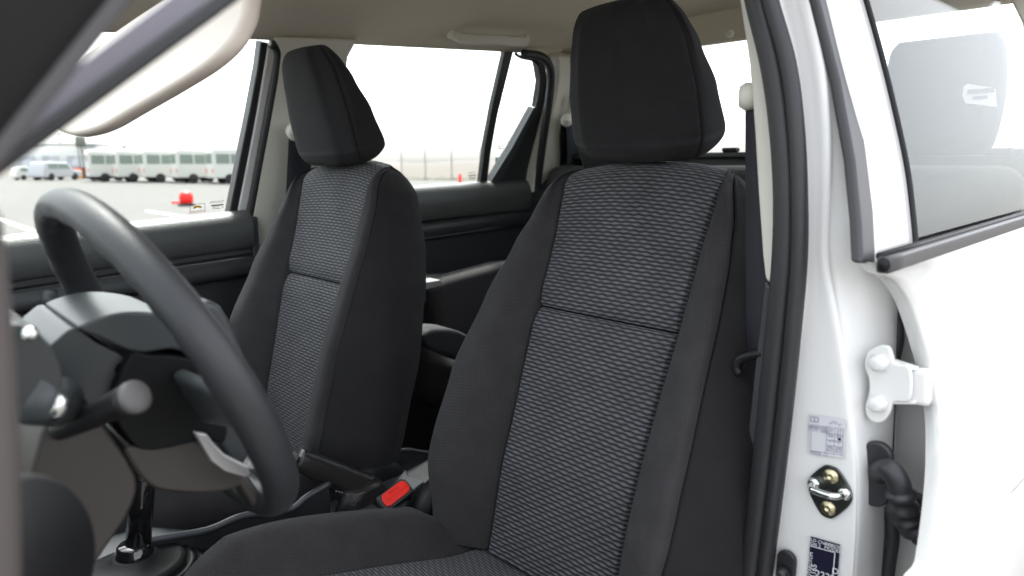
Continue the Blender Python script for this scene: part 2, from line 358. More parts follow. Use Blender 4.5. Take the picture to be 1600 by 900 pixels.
# ---- other far things
def fbox(name, px, py, w_, d_, h_, m_, label, cat, dz=0, rz=0):
    p = g(px, py); o = box(name, (0, 0, h_/2), (w_/2, d_/2, h_/2), m_, None, bevel=.03); o.location = p+Vector((0, 0, dz)); o.rotation_euler.z = math.atan2(RT.y, RT.x)+rz
    return tag(o, label, cat)
t = empty('storage_box', g(121, 279.5), 'orange storage box standing left of the leaning tower', 'box'); o = box('body', t.location+Vector((0, 0, .55)), (.55, .4, .5), ORNG, t, bevel=.04); box('lid', t.location+Vector((0, 0, 1.1)), (.6, .45, .05), LRED, t)
BW = mat('pale_render', (.62, .62, .60), .8, var=.06, vs=.6)
p = g(112, 275); t = empty('warehouse', p, 'long pale low building beyond the parked cars', 'building'); rz = Matrix.Rotation(math.atan2(RT.y, RT.x), 3, 'Z')
box('wall', p+Vector((0, 0, 2)), (5.5, 4, 2), BW, t, rot=rz, bevel=0); box('roof', p+Vector((0, 0, 4.1)), (5.8, 4.3, .12), CARG, t, rot=rz, bevel=0)
for i in range(3): box('shutter', p+rz@Vector((-3.2+3.2*i, -4.02 if (rz@Vector((0, -1, 0))).dot(CAM-p) > 0 else 4.02, 1.3)), (1.1, .05, 1.3), CARG, t, rot=rz, bevel=0)
p = g(138, 279); t = empty('water_tower', p, 'dark leaning lattice tower with a drum on top', 'tower'); TW = mat('tower_steel', (.12, .125, .10), .7)
tp = p+RT*(-.45)+Vector((0, 0, 3.4))
for sx, sy in ((-.45, -.45), (.45, -.45), (-.45, .45), (.45, .45)): sweep('leg', [p+rz@Vector((sx, sy, 0)), tp+rz@Vector((sx*.5, sy*.5, 0))], circ(.06, n=8), TW, t, upv=(0, 1, 0))
lathe('drum', [(.45, 0), (.5, .1), (.5, 1.0), (.3, 1.2)], tp, (0, 0, 1), TW, t, n=20); box('base_hut', p+RT*.3+Vector((0, 0, .6)), (.8, .6, .6), PLAST2, t, rot=rz)
p = g(292, 322); t = empty('traffic_barrel', p, 'bright red barrel on a black base in the middle of the lot', 'traffic barrel'); RB = mat('barrel_red', (.85, .012, .008), .5)
lathe('barrel', [(.16, .08), (.22, .14), (.24, .3), (.22, .44), (.12, .52)], p, (0, 0, 1), RB, t, n=24); lathe('base', [(.3, 0), (.3, .05), (.22, .1)], p, (0, 0, 1), TYRE, t, n=24); box('arm', p-RT*.36+Vector((0, 0, .12)), (.16, .05, .04), RB, t, rot=rz)
# lamp posts and fence
GALV = mat('galvanised_steel', (.17, .165, .15), .6, var=.1)
def lamp(px, py, h_, label):
    p = g(px, py); t = empty('street_lamp', p, label, 'street lamp', 'lamp posts beyond the lot'); sweep('post', [p, p+Vector((0, 0, h_))], [(x*1.0, y) for x, y in circ(.09, n=8)], GALV, t, upv=(0, 1, 0))
    sweep('arm', [p+Vector((0, 0, h_-.1)), p+Vector((0, 0, h_+.15))+RT*.5, p+Vector((0, 0, h_+.1))+RT*1.1], circ(.05, n=8), GALV, t); box('lamp_head', p+Vector((0, 0, h_+.08))+RT*1.2, (.3, .12, .06), GALV, t, rot=rz)
lamp(99, 274, 6, 'thin lamp post behind the silver off-roader'); lamp(55, 274, 5, 'thin lamp post at the far left beyond the white car')
lamp(793, 270, 16, 'tall thin lamp post seen through the rear quarter glass')
FP = [(628, 279), (665, 280), (706, 281), (751, 282), (797, 283), (843, 284)]
FL = ['fence post hidden low behind the passenger seat', 'fence post with bent top, first right of the passenger seat', 'fence post with bent top in the middle of the rear window',
      'fence post just left of the dark window divider', 'fence post just right of the dark window divider', 'fence post behind the black rear corner trim']
for (px, py), lb in zip(FP, FL):
    p = g(px, py); o = sweep('fence_post', [p, p+Vector((0, 0, 1.5)), p+Vector((0, 0, 2.9)), p+Vector((0, 0, 3.25))+RT*.25, p+Vector((0, 0, 3.4))+RT*.6], circ(.055, n=8), GALV, None, upv=(0, 1, 0)); tag(o, lb, 'fence post', 'bent-top posts of the far fence')
ps = [g(px, py) for px, py in FP]; vs = []; fs = []
for i in range(len(ps)-1):
    for k in range(24):
        for s in (0, 1):
            z0 = 2.8*k/24; p0 = ps[i].lerp(ps[i+1], 0)+Vector((0, 0, z0)); p1 = ps[i].lerp(ps[i+1], 1)+Vector((0, 0, z0)); bq = len(vs)
            if s == 0: vs += [p0, p1, p1+Vector((0, 0, .012)), p0+Vector((0, 0, .012))]; fs.append((bq, bq+1, bq+2, bq+3))
o = pydata('wire_mesh', vs, fs, GALV, None, smooth=False); tag(o, 'fine wire mesh stretched between the far fence posts', 'wire fence')
p = g(719, 289); o = lathe('marker_post', [(.13, 0), (.14, .1), (.1, .75), (.04, .85)], p, (0, 0, 1), RB, None, n=16); tag(o, 'short red marker post at the foot of the fence', 'marker post')
SH = mat('dry_shrub_leaf', (.10, .10, .03), .9, var=.4, vs=3); vs = []; fs = []
for i in range(16):
    c0 = g(640+i*9+random.random()*6, 281.5+random.random()*1.5); hh = .25+.5*random.random()
    for k in range(90):
        q = c0+Vector((random.gauss(0, .5), random.gauss(0, .5), abs(random.gauss(0, .4))*hh)); r_ = .06; bq = len(vs); e = [Vector([random.uniform(-r_, r_) for _ in range(3)]) for _ in range(3)]
        vs += [q+x for x in e]; fs.append((bq, bq+1, bq+2))
o = pydata('scrub', vs, fs, SH, None, smooth=False); tag(o, kind='stuff', label='dry yellow-green scrub along the foot of the fence', cat='scrub')

# ================================================================== CAB BODY
cab = empty('pickup_cab', (0, 0, 0), 'white pickup cab with beige headliner, pillars and dark door opening', 'pickup truck')
# headliner: one curved sheet, rounding down to the window headers and the rear header
hb0, hb1 = PW(400, 62), PW(830, 82)
def header_z(y): t = (y-hb0.y)/(hb1.y-hb0.y); return hb0.z+(hb1.z-hb0.z)*t+.002
rows = []
for j in range(61):
    y = .60-1.56*j/60; zz = header_z(y)-.004; crown = .105; r = []
    ed = .605
    rear = max(0, (-.80-y)/.16); drop = .05*(1-math.sqrt(max(0, 1-min(1, rear)**2)))
    front = max(0, (y-.45)/.15); drop += .03*front**2
    for i in range(49):
        x = -ed+2*ed*i/48; e = abs(x)/ed; z = zz+crown*(1-e**3.2)**.7-drop*(1-e**4)
        z += .006*math.exp(-((y+.28)/.05)**2)*(1-e**2)  # faint cross rib over the second row
        r.append((x, y, z))
    rows.append(r)
hl = grid('headliner', rows, HEAD, cab); 
sm = hl.modifiers.new('th', 'SOLIDIFY'); sm.thickness = .02; sm.offset = -1
# outer roof skin above it keeps the daylight out
rows = [[(x, y, 1.935-.12*abs(x/.66)**3+(.0 if y < .5 else -.05)) for x in [-.66+1.32*i/16 for i in range(17)]] for y in [.64, .3, -.2, -.7, -1.02]]
rf = grid('roof_skin', rows, PAINT, cab); rf.modifiers.new('th', 'SOLIDIFY').thickness = .01
# passenger side header strip and rear header
def rail(name, pts, rad, m, n=10): return sweep(name, pts, circ(rad, n=14), m, cab, n=n)
slab('header_trim', [PW(395, 58, -.004), PW(470, 62, -.004), PW(545, 65, -.004), PW(700, 69, -.004), PW(815, 77, -.004), PW(850, 90, -.004), PW(872, 104, -.004), PW(885, 60, -.004), PW(700, 40, -.004), PW(395, 35, -.004)], (.05, 0, .016), HEAD, cab, bevel=.006)
# passenger B pillar trim, door edge paint
slab('centre_pillar_trim', [PW(x, y, -.03) for x, y in [(430, 58), (560, 62), (545, 90), (520, 300), (505, 420), (392, 420), (392, 352), (400, 300), (418, 200), (432, 120), (436, 84)]], (.05, 0, .016), TRIM, cab, bevel=.008)
slab('lower_pillar_trim', [PW(x, y, -.028) for x, y in [(391, 353), (520, 353), (505, 640), (380, 640), (384, 420)]], (.05, 0, .016), PLASTIC, cab, bevel=.006)
# C pillar trim passenger side: beige, turning into the back wall
pc = [(862, 104), (875, 98), (893, 105), (900, 180), (897, 300), (835, 300), (845, 250), (862, 180), (868, 130)]
slab('rear_pillar_trim', [PW(x, y, -.05) for x, y in [(872, 88), (930, 88), (930, 320), (828, 330), (838, 270), (852, 215), (866, 160), (872, 120)]], (.06, 0, .02), TRIM, cab, bevel=.012)
# back wall with its window opening
BY = -.95
def wallpiece(name, x0, x1, z0, z1, m, y=BY, th=.03, bevel=.008): return box(name, ((x0+x1)/2, y-th/2, (z0+z1)/2), (abs(x1-x0)/2, th/2, (z1-z0)/2), m, cab, bevel=bevel)
wallpiece('rear_header', -.60, .60, 1.786, 1.90, HEAD); wallpiece('rear_bulkhead', -.69, .69, .45, 1.487, PLASTIC)
wallpiece('rear_corner_trim', .46, .74, 1.480, 1.80, TRIM); slab('rear_corner_trim', [(-.655, BY, 1.480), (-.70, BY, 1.480), (-.61, BY, 1.80), (-.57, BY, 1.80), (-.60, BY, 1.74)], (0, -.03, 0), TRIM, cab, bevel=.006)
pw_ = slab('rear_glass', [(-.69, BY-.018, 1.47), (.69, BY-.018, 1.47), (.60, BY-.018, 1.81), (-.60, BY-.018, 1.81)], (0, -.004, 0), GLASS, cab, bevel=0, smooth=False)
box('rear_quarter_wall', (.775, -.86, .98), (.03, .13, .50), PLASTIC, cab, bevel=.01); slab('quarter_corner', [(.60, -.80, 1.36), (.80, -.80, 1.36), (.80, -.95, 1.49), (.60, -.95, 1.49)], (0, 0, -.3), PLASTIC, cab)
box('rear_shelf', (0, BY+.01, 1.478), (.62, .03, .008), PLASTIC, cab)
box('shelf_latch', (.035, BY+.03, 1.492), (.022, .012, .006), SMOOTHP, cab)
# floor, firewall, sills (dark carpet and paint)
box('cab_floor', (0, .1, .50), (.80, 1.1, .02), CARPET, cab, bevel=0); box('firewall', (0, 1.15, .80), (.78, .02, .36), CARPET, cab, bevel=0)
box('door_sill', (-.72, .35, .50), (.06, 1.0, .06), PAINTI, cab, bevel=.02)
box('kick_panel', (-.76, 1.06, .80), (.02, .13, .36), PLASTIC, cab, bevel=0); box('kick_panel', (.77, 1.06, .80), (.02, .13, .36), PLASTIC, cab, bevel=0)
box('lower_side_wall', (.80, -.1, .80), (.02, 1.2, .36), PAINT, cab, bevel=0); 
# A pillar and roof rail on the driver side: trim, seal, painted flange
def alongA(px0, py0, px1, py1, x, o0=.16, o1=.30):
    p0, p1 = aX(px0, py0, x), aX(px1, py1, x); d = (p1-p0).normalized(); return p0-d*o0, p1+d*o1
def band(name, x, low, high, m, th=.012, e0=.2, e1=.25, bevel=.003):
    a0, a1 = alongA(*low, x, e0, e1); b0, b1 = alongA(*high, x, e0, e1)
    return slab(name, [a0, a1, b1, b0], (th, 0, 0), m, cab, bevel=bevel)
band('front_pillar_seal', -.655, (0, 276, 375, 0), (0, 240, 332, 0), RUBBER, .006, bevel=.002)
band('front_pillar_flange', -.65, (0, 244, 336, 0), (0, 196, 262, 0), mat('lavender_grey_trim', (.22, .21, .25), .35), .004, bevel=.001)
band('front_pillar_outer_seal', -.69, (0, 262, 208, 0), (-190, 92, 18, -170), mat('near_black_rubber', (.008, .007, .007), .6, spec=.2), .005, e0=.4, e1=.5, bevel=.002)
band('front_pillar_lip', -.70, (0, 262, 208, 0), (0, 215, 170, 0), mat('soft_grey_rubber', (.055, .05, .052), .5), .004, bevel=.001)
# driver side B pillar: painted jamb lofted from the seal flange out to the ridge and back to the hinge face
rows = []
PJ = [(-60, 1205, 1262, 1296, 1330), (0, 1212, 1270, 1300, 1335), (100, 1236, 1290, 1325, 1350), (200, 1248, 1300, 1340, 1372), (300, 1254, 1300, 1350, 1388), (400, 1254, 1297, 1348, 1396), (480, 1250, 1309, 1348, 1400), (560, 1240, 1322, 1352, 1400),
      (650, 1230, 1333, 1358, 1396), (733, 1222, 1342, 1364, 1392), (817, 1212, 1342, 1364, 1388), (900, 1202, 1337, 1360, 1384), (1000, 1190, 1328, 1352, 1378)]
for py, a0, a1, a2, a3 in PJ:
    tp_ = min(1, max(0, (520-py)/160)); YY = [v0*(1-tp_)+v1*tp_ for v0, v1 in zip((.115, .108, .085, .062, .035, .0), (.115, .108, .095, .082, .065, .03))]
    rows.append([aY(a0-14, py, .128), aY(a0+2, py, .124), aY(a0+10, py, .120), aY((a0+a1)/2, py, .118), aY(a1-12, py, .118), aY(a1-3, py, YY[0]), aY(a1+5, py, YY[1]), aY(a2, py, YY[2]), aY((a2+a3)/2, py, YY[3]), aY(a3, py, YY[4]), aY(a3+6, py, YY[5])])
rows = list(map(list, zip(*rows))); rows = [cr(r, 6) for r in rows]; rows = list(map(list, zip(*rows))); rows = [cr(r, 4) for r in rows]
jb = grid('pillar_jamb', rows, PAINTI, cab)
# recess behind the jamb where the rear door hinges sit
slab('hinge_recess', [(-.68, -.02, .45), (-.772, -.02, .45), (-.772, -.02, 1.15), (-.755, -.02, 1.22), (-.725, -.02, 1.33), (-.66, -.02, 1.33)], (0, -.02, 0), PAINTI, cab, bevel=.003)
# inner side of the B pillar, beige above, dark below, seals
s1 = [(1176, -60), (1183, 0), (1207, 100), (1221, 200), (1227, 300), (1225, 400), (1216, 500), (1206, 600), (1196, 700), (1185, 800), (1173, 900), (1160, 1000)]
s2 = [(1192, -60), (1203, 0), (1231, 100), (1244, 200), (1249, 300), (1249, 400), (1241, 500), (1231, 600), (1220, 700), (1208, 800), (1195, 900), (1182, 1000)]
sweep('inner_door_seal', [aY(x, y, .135) for x, y in s1], circ(.0130, .012, 18), RUBBER, cab, upv=(0, 1, 0), n=6)
sweep('outer_door_seal', [aY(x, y, .140) for x, y in s2], circ(.0085, .010, 14), RUBBER, cab, upv=(0, 1, 0), n=6)
tb = [(1150, -40), (1154, 0), (1169, 100), (1177, 200), (1183, 300), (1190, 400), (1194, 436), (1204, 447), (1222, 447), (1226, 380), (1226, 300), (1222, 200), (1208, 100), (1186, 0), (1178, -40)]
slab('inner_pillar_trim', [aY(x, y, .112) for x, y in tb], (0, -.03, 0), TRIM, cab, bevel=.006)
td = [(1194, 437), (1204, 449), (1224, 449), (1214, 540), (1200, 700), (1178, 900), (1165, 1000), (1118, 1000), (1138, 880), (1165, 700), (1180, 560)]
slab('inner_pillar_lower_trim', [aY(x, y, .110) for x, y in td], (0, -.03, 0), PLAST2, cab, bevel=.006)
# the side of the cab behind the driver, hidden inside: closes the pillar
slab('pillar_inner_wall', [(-.62, .10, .5), (-.62, .10, 1.20), (-.60, .10, 1.45), (-.55, .10, 1.75), (-.55, .04, 1.75), (-.60, .04, 1.45), (-.64, .04, 1.2), (-.64, .04, .5)], (-.06, 0, 0), PLASTIC, cab, bevel=.004)

# ---- things bolted to the jamb
YJ = .1245
def jam(px, py, y=YJ): return aY(px, py, y)
JX, JZ = Vector((-1, 0, 0)), Vector((0, 0, 1))
def jlocal(c, pts, y=0): return [c+JX*u+JZ*v+Vector((0, y, 0)) for u, v in pts]
c0 = jam(1297, 768, .1190)
sk = empty('door_striker', c0, 'zinc door latch striker loop on its dark diamond plate on the white pillar', 'door striker')
dia = cr([Vector((u, v, 0)) for u, v in [(0, .040), (.012, .036), (.030, .012), (.030, -.008), (.010, -.036), (-.002, -.040), (-.013, -.034), (-.030, -.008), (-.031, .010), (-.012, .036)]], 5, True)
slab('plate', jlocal(c0, [(p.x, p.y) for p in dia]), (0, .004, 0), STEELD, sk, bevel=.0012)
for v in (.025, -.024):
    q = c0+JZ*v+Vector((0, .004, 0))+JX*(.001)
    lathe('screw', [(.011, 0), (.0115, .001), (.0095, .003), (.0065, .003), (.0055, .0045), (.003, .0045), (.0025, .002)], q, (0, 1, 0), BRASS, sk, n=24)
lathe('rivet', [(.006, 0), (.0055, .003), (.003, .003)], c0+Vector((0, .004, 0)), (0, 1, 0), SMOOTHP, sk, n=16)
lp = [Vector((-.020, .006, .002)), Vector((-.0205, .006, .014)), Vector((-.016, .006, .023)), Vector((-.008, .006, .026)), Vector((.008, .006, .026)), Vector((.016, .006, .023)), Vector((.0205, .006, .014)), Vector((.020, .006, .002))]
sweep('striker_loop', [c0+JX*p.x+JZ*p.y+Vector((0, p.z, 0)) for p in lp], circ(.0052, n=14), CHROME, sk, upv=(0, 0, 1))
for sx in (-.022, .022): lathe('collar', [(.010, 0), (.009, .004), (.0065, .006)], c0+JX*sx+Vector((0, .004, 0))+JZ*.006, (0, 1, 0), CHROME, sk, n=20)
SS_ = Matrix.Translation(c0)@Matrix.Scale(.76, 4)@Matrix.Translation(-c0)
for ch_ in sk.children: ch_.data.transform(SS_)
# tyre label
lc = [jam(1265, 647, .1205), jam(1322, 655, .1205), jam(1319, 716, .1205), jam(1264, 708, .1205)]
tl = empty('pressure_label', lc[3], 'pale white tyre pressure sticker with faint table above the striker', 'sticker')
slab('sheet', lc, (0, .0005, 0), PAPER, tl, bevel=0, smooth=False)
def lq(u, v): return lc[0].lerp(lc[1], u).lerp(lc[3].lerp(lc[2], u), v)+Vector((0, .0011, 0))
lu = (lc[1]-lc[0]).normalized(); lv = (lc[0]-lc[3]).normalized()
def ln(segs, m, par, q, wd=.0005, name='ruling'):
    vs = []; fs = []
    for (u0, v0, u1, v1) in segs:
        a_, b2 = q(u0, v0), q(u1, v1); d = (b2-a_).normalized(); s = d.cross(Vector((0, 1, 0)))*wd/2; b0 = len(vs)
        vs += [a_+s, b2+s, b2-s, a_-s]; fs.append((b0, b0+1, b0+2, b0+3))
    return pydata(name, vs, fs, m, par, smooth=False)
ln([(.06, .25, .06, .95), (.06, .25, .95, .25), (.5, .25, .5, .95), (.72, .25, .72, .95), (.95, .25, .95, .95), (.06, .92, .95, .92), (.5, .42, .95, .42), (.5, .72, .95, .72), (.5, .58, .95, .58), (.55, .14, .9, .14), (.62, .1, .78, .1), (.6, .14, .6, .2), (.84, .14, .84, .2), (.55, .60, .9, .60), (.6, .6, .6, .66), (.84, .6, .84, .66)], INKL, tl, lq)
ln([(.05, .17, .26, .17), (.05, .05, .26, .05), (.05, .05, .05, .17), (.26, .05, .26, .17), (.155, .05, .155, .17)], INKL, tl, lq, .0009, 'book_symbol'); ln([(.82, .53, .9, .53)], LBLACK, tl, lq, .0025, 'block')
for s_, u, v, z in [('2000/01MC', .26, .31, .0048), ('111/T 108S', .26, .385, .0048), ('M0S35  L2', .3, .965, .0045), ('2.9', .61, .31, .004), ('2.9', .84, .31, .004), ('2.1', .61, .385, .004), ('2.1', .84, .385, .004), ('200', .61, .47, .004), ('230', .84, .47, .004), ('205', .61, .77, .004), ('230', .84, .77, .004), ('R17', .61, .85, .004), ('R17', .84, .85, .004)]:
    text('print', s_, z, lq(u, v), lu, lv, INKL, tl)
# black data plate
bc_ = [jam(1267, 838, .1205), jam(1313, 851, .1205), jam(1306, 935, .1205), jam(1259, 925, .1205)]
bl = empty('data_plate', bc_[3], 'black identification plate with white digits below the striker', 'sticker')
slab('sheet', bc_, (0, .0005, 0), LBLACK, bl, bevel=0, smooth=False)
def bq_(u, v): return bc_[0].lerp(bc_[1], u).lerp(bc_[3].lerp(bc_[2], u), v)+Vector((0, .0011, 0))
bu = (bc_[1]-bc_[0]).normalized(); bv = (bc_[0]-bc_[3]).normalized()
ln([(.02, .16, .86, .16), (.86, .16, .86, .98)], INKW, bl, bq_, .0009)
for s_, u, v, z, r_ in [('WHLD CNCMN', .30, .05, .0052, 0), ('DIS 2', .2, .12, .0052, 0), ('ACCOE', .76, .05, .0052, 0), ('MODEL', .78, .12, .0055, 0), ('2222', .60, .63, .011, 0), ('6291165', .22, .68, .0085, 1), ('MMUTAROTOM', .08, .55, .0055, 1), ('D', .92, .50, .010, 0), ('4775', .66, .77, .009, 0), ('C', .92, .72, .010, 0)]:
    text('print', s_, z, bq_(u, v), bv if r_ else bu, -bu if r_ else bv, INKW, bl)
# rubber stop at the bottom
c1 = jam(1231, 886, .1220)
rs = empty('rubber_stop', c1, 'black rubber buffer with a round nub low on the pillar', 'rubber buffer')
slab('pad', jlocal(c1, [(p[0], p[1]) for p in rrect(.011, .022, .0105, 6)]), (0, .007, 0), RUBBER, rs, bevel=.002)
lathe('nub', [(.008, 0), (.0075, .007), (.005, .012), (.002, .013)], c1+Vector((0, .007, -.003)), (0, 1, 0), RUBBER, rs, n=20)
# hinge
YH = .090
hc = aY(1382, 600, YH)
ho = [(1370, 542), (1382, 538), (1393, 542), (1398, 555), (1402, 566), (1425, 574), (1425, 622), (1400, 626), (1394, 642), (1384, 656), (1370, 658), (1358, 648), (1355, 632), (1361, 612), (1361, 590), (1355, 572), (1358, 552)]
hw = cr([aY(x, y, YH) for x, y in ho], 4, True); hg = slab('hinge', hw, (0, .007, 0), PAINTI, None, bevel=.0022)
for px, py in ((1374, 566), (1372, 630)):
    lathe('bolt', [(.0105, 0), (.0105, .002), (.0085, .0035), (.0085, .009), (.006, .011)], aY(px, py, YH+.007), (0, 1, 0), PAINTI, hg, n=6)
sweep('knuckle', [aY(1433, 574, .075), aY(1433, 627, .075)], rrect(.014, .013, .005), PAINTI, hg, upv=(0, 1, 0))
slab('arm', [aY(1398, 560, .08), aY(1436, 572, .08), aY(1436, 576, .08), aY(1400, 570, .08)], (0, .012, 0), PAINTI, hg, bevel=.001); slab('arm', [aY(1400, 618, .08), aY(1436, 623, .08), aY(1436, 628, .08), aY(1399, 628, .08)], (0, .012, 0), PAINTI, hg, bevel=.001)
# wiring boot
wb = empty('wiring_boot', aY(1370, 740, .06), 'ribbed black rubber wiring boot running from pillar to rear door', 'cable boot')
pb = aY(1372, 738, .086); slab('flange', [pb+JX*u+JZ*v for u, v in rrect(.0155, .037, .0153, 8)], (0, .010, 0), RUBBER, wb, bevel=.003)
bp_ = [aY(1374, 738, .092), aY(1388, 733, .105), aY(1403, 752, .105), aY(1409, 780, .10), aY(1414, 805, .09), aY(1428, 824, .08), aY(1450, 840, .065)]
path = cr(bp_, 14); L_ = len(path)
def ribs(t): return .0118*(1+(.20*math.sin((t-.42)*2*math.pi*8.0) if .42 < t < .93 else 0)+(.13 if t > .42 else 0))/.0118
sweep('bellows', path, circ(.0118, n=20), RUBBER, wb, raw=True, scale=lambda t: ribs(t), upv=(0, 1, .2))
sweep('cable', [aY(x, y, .045) for x, y in [(1386, 790), (1392, 812), (1394, 840), (1390, 870), (1385, 905), (1380, 950)]], circ(.008, n=12), RUBBER, wb, upv=(0, 1, 0))
ck = lathe('rubber_plug', [(.016, 0), (.015, .004), (.008, .006)], aY(1434, 790, .02), (0, 1, 0), RUBBER, None, n=20); tag(ck, 'round black rubber plug in the gap behind the ribbed boot', 'plug')
# weather strip seen dark behind door lip
gs = sweep('gap_seal', [aY(x, y, .03) for x, y in [(1383, 425), (1393, 455), (1402, 490), (1404, 530), (1398, 562), (1392, 620), (1388, 700), (1386, 790)]], circ(.006, n=10), RUBBER, cab, upv=(0, 1, 0))

# ================================================================== DRIVER SIDE REAR DOOR
rd = empty('rear_door', OW(1450, 700), 'closed white rear door with curved front edge, glass and grey belt moulding', 'car door')
skin = [(1374, 411), (1388, 428), (1412, 444), (1431, 472), (1444, 505), (1455, 539), (1467, 580), (1476, 622), (1482, 665), (1484, 705), (1484, 750), (1482, 789), (1477, 845), (1470, 900), (1454, 1000)]
hg.parent = rd; hg.matrix_parent_inverse = Matrix.Translation(-rd.location)
# skin as a gently crowned grid: columns go rearward, rows follow the front edge
eb = OW(1454, 1000); edge = cr([OW(x, y) for x, y in skin]+[Vector((eb.x, eb.y-.02, .80)), Vector((eb.x, eb.y-.05, .6)), Vector((eb.x, eb.y-.06, .42))], 6)
rows = []
for e in edge:
    r = []
    z = e.z; zt = max(z, .98); bul = .030*max(0, 1-((z-1.0)/.36)**2)
    for k, f in enumerate([0, .0015, .004, .009, .02, .06, .15, .3, .5, .7, 1.0]):
        y1 = -.78; y = e.y-.9*f if f <= .02 else min(e.y-.03, .0+(y1-.0)*(f-.02)/.98); off = -.005*math.sin(math.pi*f)
        turn = .006*(1-min(1, f/.02))**2
        zz = z+(.0245*(e.y-y))*max(0, min(1, (z-1.05)/.3))
        r.append(Vector((OWK+.32*max(zz, 1.0)+.10*max(0, 1.0-zz)+turn+off, y, zz)))
    r = [r[0]+Vector((.019, -.010, 0)), r[0]+Vector((.010, -.003, 0)), r[0]+Vector((.003, 0, 0))]+r
    rows.append(r)
grid('outer_panel', rows, PAINT, rd)
# inner shell of the door below the belt (thickness)
slab('inner_shell', [Vector((-.70, y, z)) for y, z in ((.03, .6), (.04, 1.30), (-.75, 1.37), (-.75, .6))], (.02, 0, 0), PLASTIC, rd, bevel=.004)
# upper frame, white
fr = [(1295, -40), (1302, 0), (1335, 120), (1352, 225), (1363, 330), (1369, 413), (1376, 411), (1432, 389), (1428, 350), (1416, 250), (1397, 160), (1385, 112), (1368, 50), (1354, 0), (1340, -40)]
slab('window_frame', [OW(x, y, .016) for x, y in fr], (.014, 0, 0), PAINT, rd, bevel=.004)
st = [(1268, -40), (1280, 0), (1312, 125), (1335, 250), (1345, 350), (1348, 412), (1370, 412), (1366, 330), (1353, 225), (1336, 122), (1303, 0), (1292, -40)]
slab('frame_weatherstrip', [OW(x, y, .011) for x, y in st], (.012, 0, 0), RUBSTRIP, rd, bevel=.004)
gl = [(1340, -40), (1354, 0), (1385, 113), (1416, 250), (1432, 388), (1436, 387)]
sweep('glass_run', [OW(x, y, .014) for x, y in [(1339, -40), (1353, 0), (1384, 113), (1415, 250), (1427, 340), (1431, 386)]], circ(.0035, n=8), SMOOTHP, rd, upv=(0, 1, 0))
# belt moulding rearward with an end cap
m0 = OW(1381, 414, -.008); m1 = OW(1600, 344, -.008); m2 = m1+(m1-m0)*.6
sweep('belt_moulding', [m0, m0.lerp(m1, .5), m1, m2], rrect(.0065, .0080, .003), RUBTRIM, rd); sweep('moulding_lip', [m0+Vector((.004, 0, .008)), m2+Vector((.004, 0, .008))], rrect(.004, .003, .002), SMOOTHP, rd)
lathe('moulding_cap', [(.0070, 0), (.0060, .0012)], m0+Vector((0, .0003, 0)), (m0-m1), SMOOTHP, rd, n=16, sx=.85, side=(1, 0, 0))
# glass pane
def ogl(y, z): return Vector((-.722+.32*(z-1.36), y, z))
g0, g1 = OW(1436, 388, .028), OW(1340, -40, .028)
gt = [ogl(g0.y, g0.z), ogl(-.80, 1.375), ogl(-.80, 1.79), ogl(g1.y, g1.z), ogl(OW(1385, 112, .028).y, OW(1385, 112, .028).z), ogl(OW(1416, 250, .028).y, OW(1416, 250, .028).z)]
slab('window_glass', gt, (.003, 0, 0), GLASSD, rd, bevel=0, smooth=False)

# ================================================================== PASSENGER SIDE DOORS
def door_loft(name, prof, y0, y1, rise, m, par, n=24, yend=0):
    rows = []
    P = cr([Vector((x, 0, z)) for x, z in prof], 5)
    for j in range(n+1):
        y = y0+(y1-y0)*j/n; rows.append([(p.x, y, p.z+rise*(y0-y)) for p in P])
    return grid(name, rows, m, par)
pf = empty('front_passenger_door', (.75, .5, .5), 'passenger front door with grained black panel and window behind the steering wheel', 'car door')
# z values are given at y=.65; belt rises rearward
T0 = 1.290; rs_ = .072
prof = [(.775, T0-.002), (.755, T0), (.735, T0+.001), (.716, T0-.006), (.702, T0-.022), (.696, T0-.045), (.698, T0-.070), (.706, T0-.088), (.716, T0-.0915), (.720, T0-.096), (.716, T0-.100), (.712, T0-.103)]
door_loft('upper_roll', prof, .98, .155, rs_*0+.060, ROLLP, pf)
prof = [(.716, T0-.100), (.720, T0-.104), (.716, T0-.108), (.700, T0-.110), (.690, T0-.118), (.686, T0-.135), (.690, T0-.150), (.708, T0-.158), (.722, T0-.162), (.724, T0-.18), (.726, T0-.35), (.73, T0-.6), (.74, T0-.8)]
door_loft('lower_panel', prof, .98, .155, .058, PLASTIC, pf)
box('panel_end', (.735, .147, 1.0), (.03, .009, .325), PLASTIC, pf, bevel=.006)
sw = aX(45, 459, .712); box('switch_bezel', sw, (.004, .022, .010), PLAST2, pf, bevel=.002); box('window_switch', sw+Vector((-.004, 0, 0)), (.003, .012, .006), SMOOTHP, pf, bevel=.001)
# end cap of the arm rest roll
lathe('armrest_end', [(.002, 0), (.022, .001), (.026, .012), (.024, .03)], aX(62, 470, .70), (0, -1, 0), PLAST2, pf, n=24)
# window frame: black run, cream painted frame, glass
run = [(398, 66), (412, 66), (408, 100), (392, 190), (376, 280), (368, 342), (355, 342), (364, 270), (384, 160), (398, 95)]
run = [(408, 66), (422, 68), (416, 100), (402, 180), (388, 260), (372, 340), (357, 342), (374, 255), (390, 175), (403, 105)]
slab('glass_run', [PW(x, y, .004) for x, y in run], (.03, 0, .01), RUBBER, pf, bevel=.004)
fr2 = [(420, 68), (432, 70), (430, 90), (418, 150), (402, 240), (388, 320), (384, 346), (370, 342), (386, 262), (402, 178), (415, 100)]
slab('window_frame', [PW(x, y, -.002) for x, y in fr2], (.03, 0, .01), PAINTI, pf, bevel=.004)
sl = [(424, 68), (434, 78), (434, 100), (424, 160), (408, 245), (396, 310), (388, 350), (385, 400), (383, 470)]
sweep('door_seal', [PW(x, y, -.018) for x, y in sl], circ(.011, n=14), RUBBER, cab, upv=(1, 0, 0))
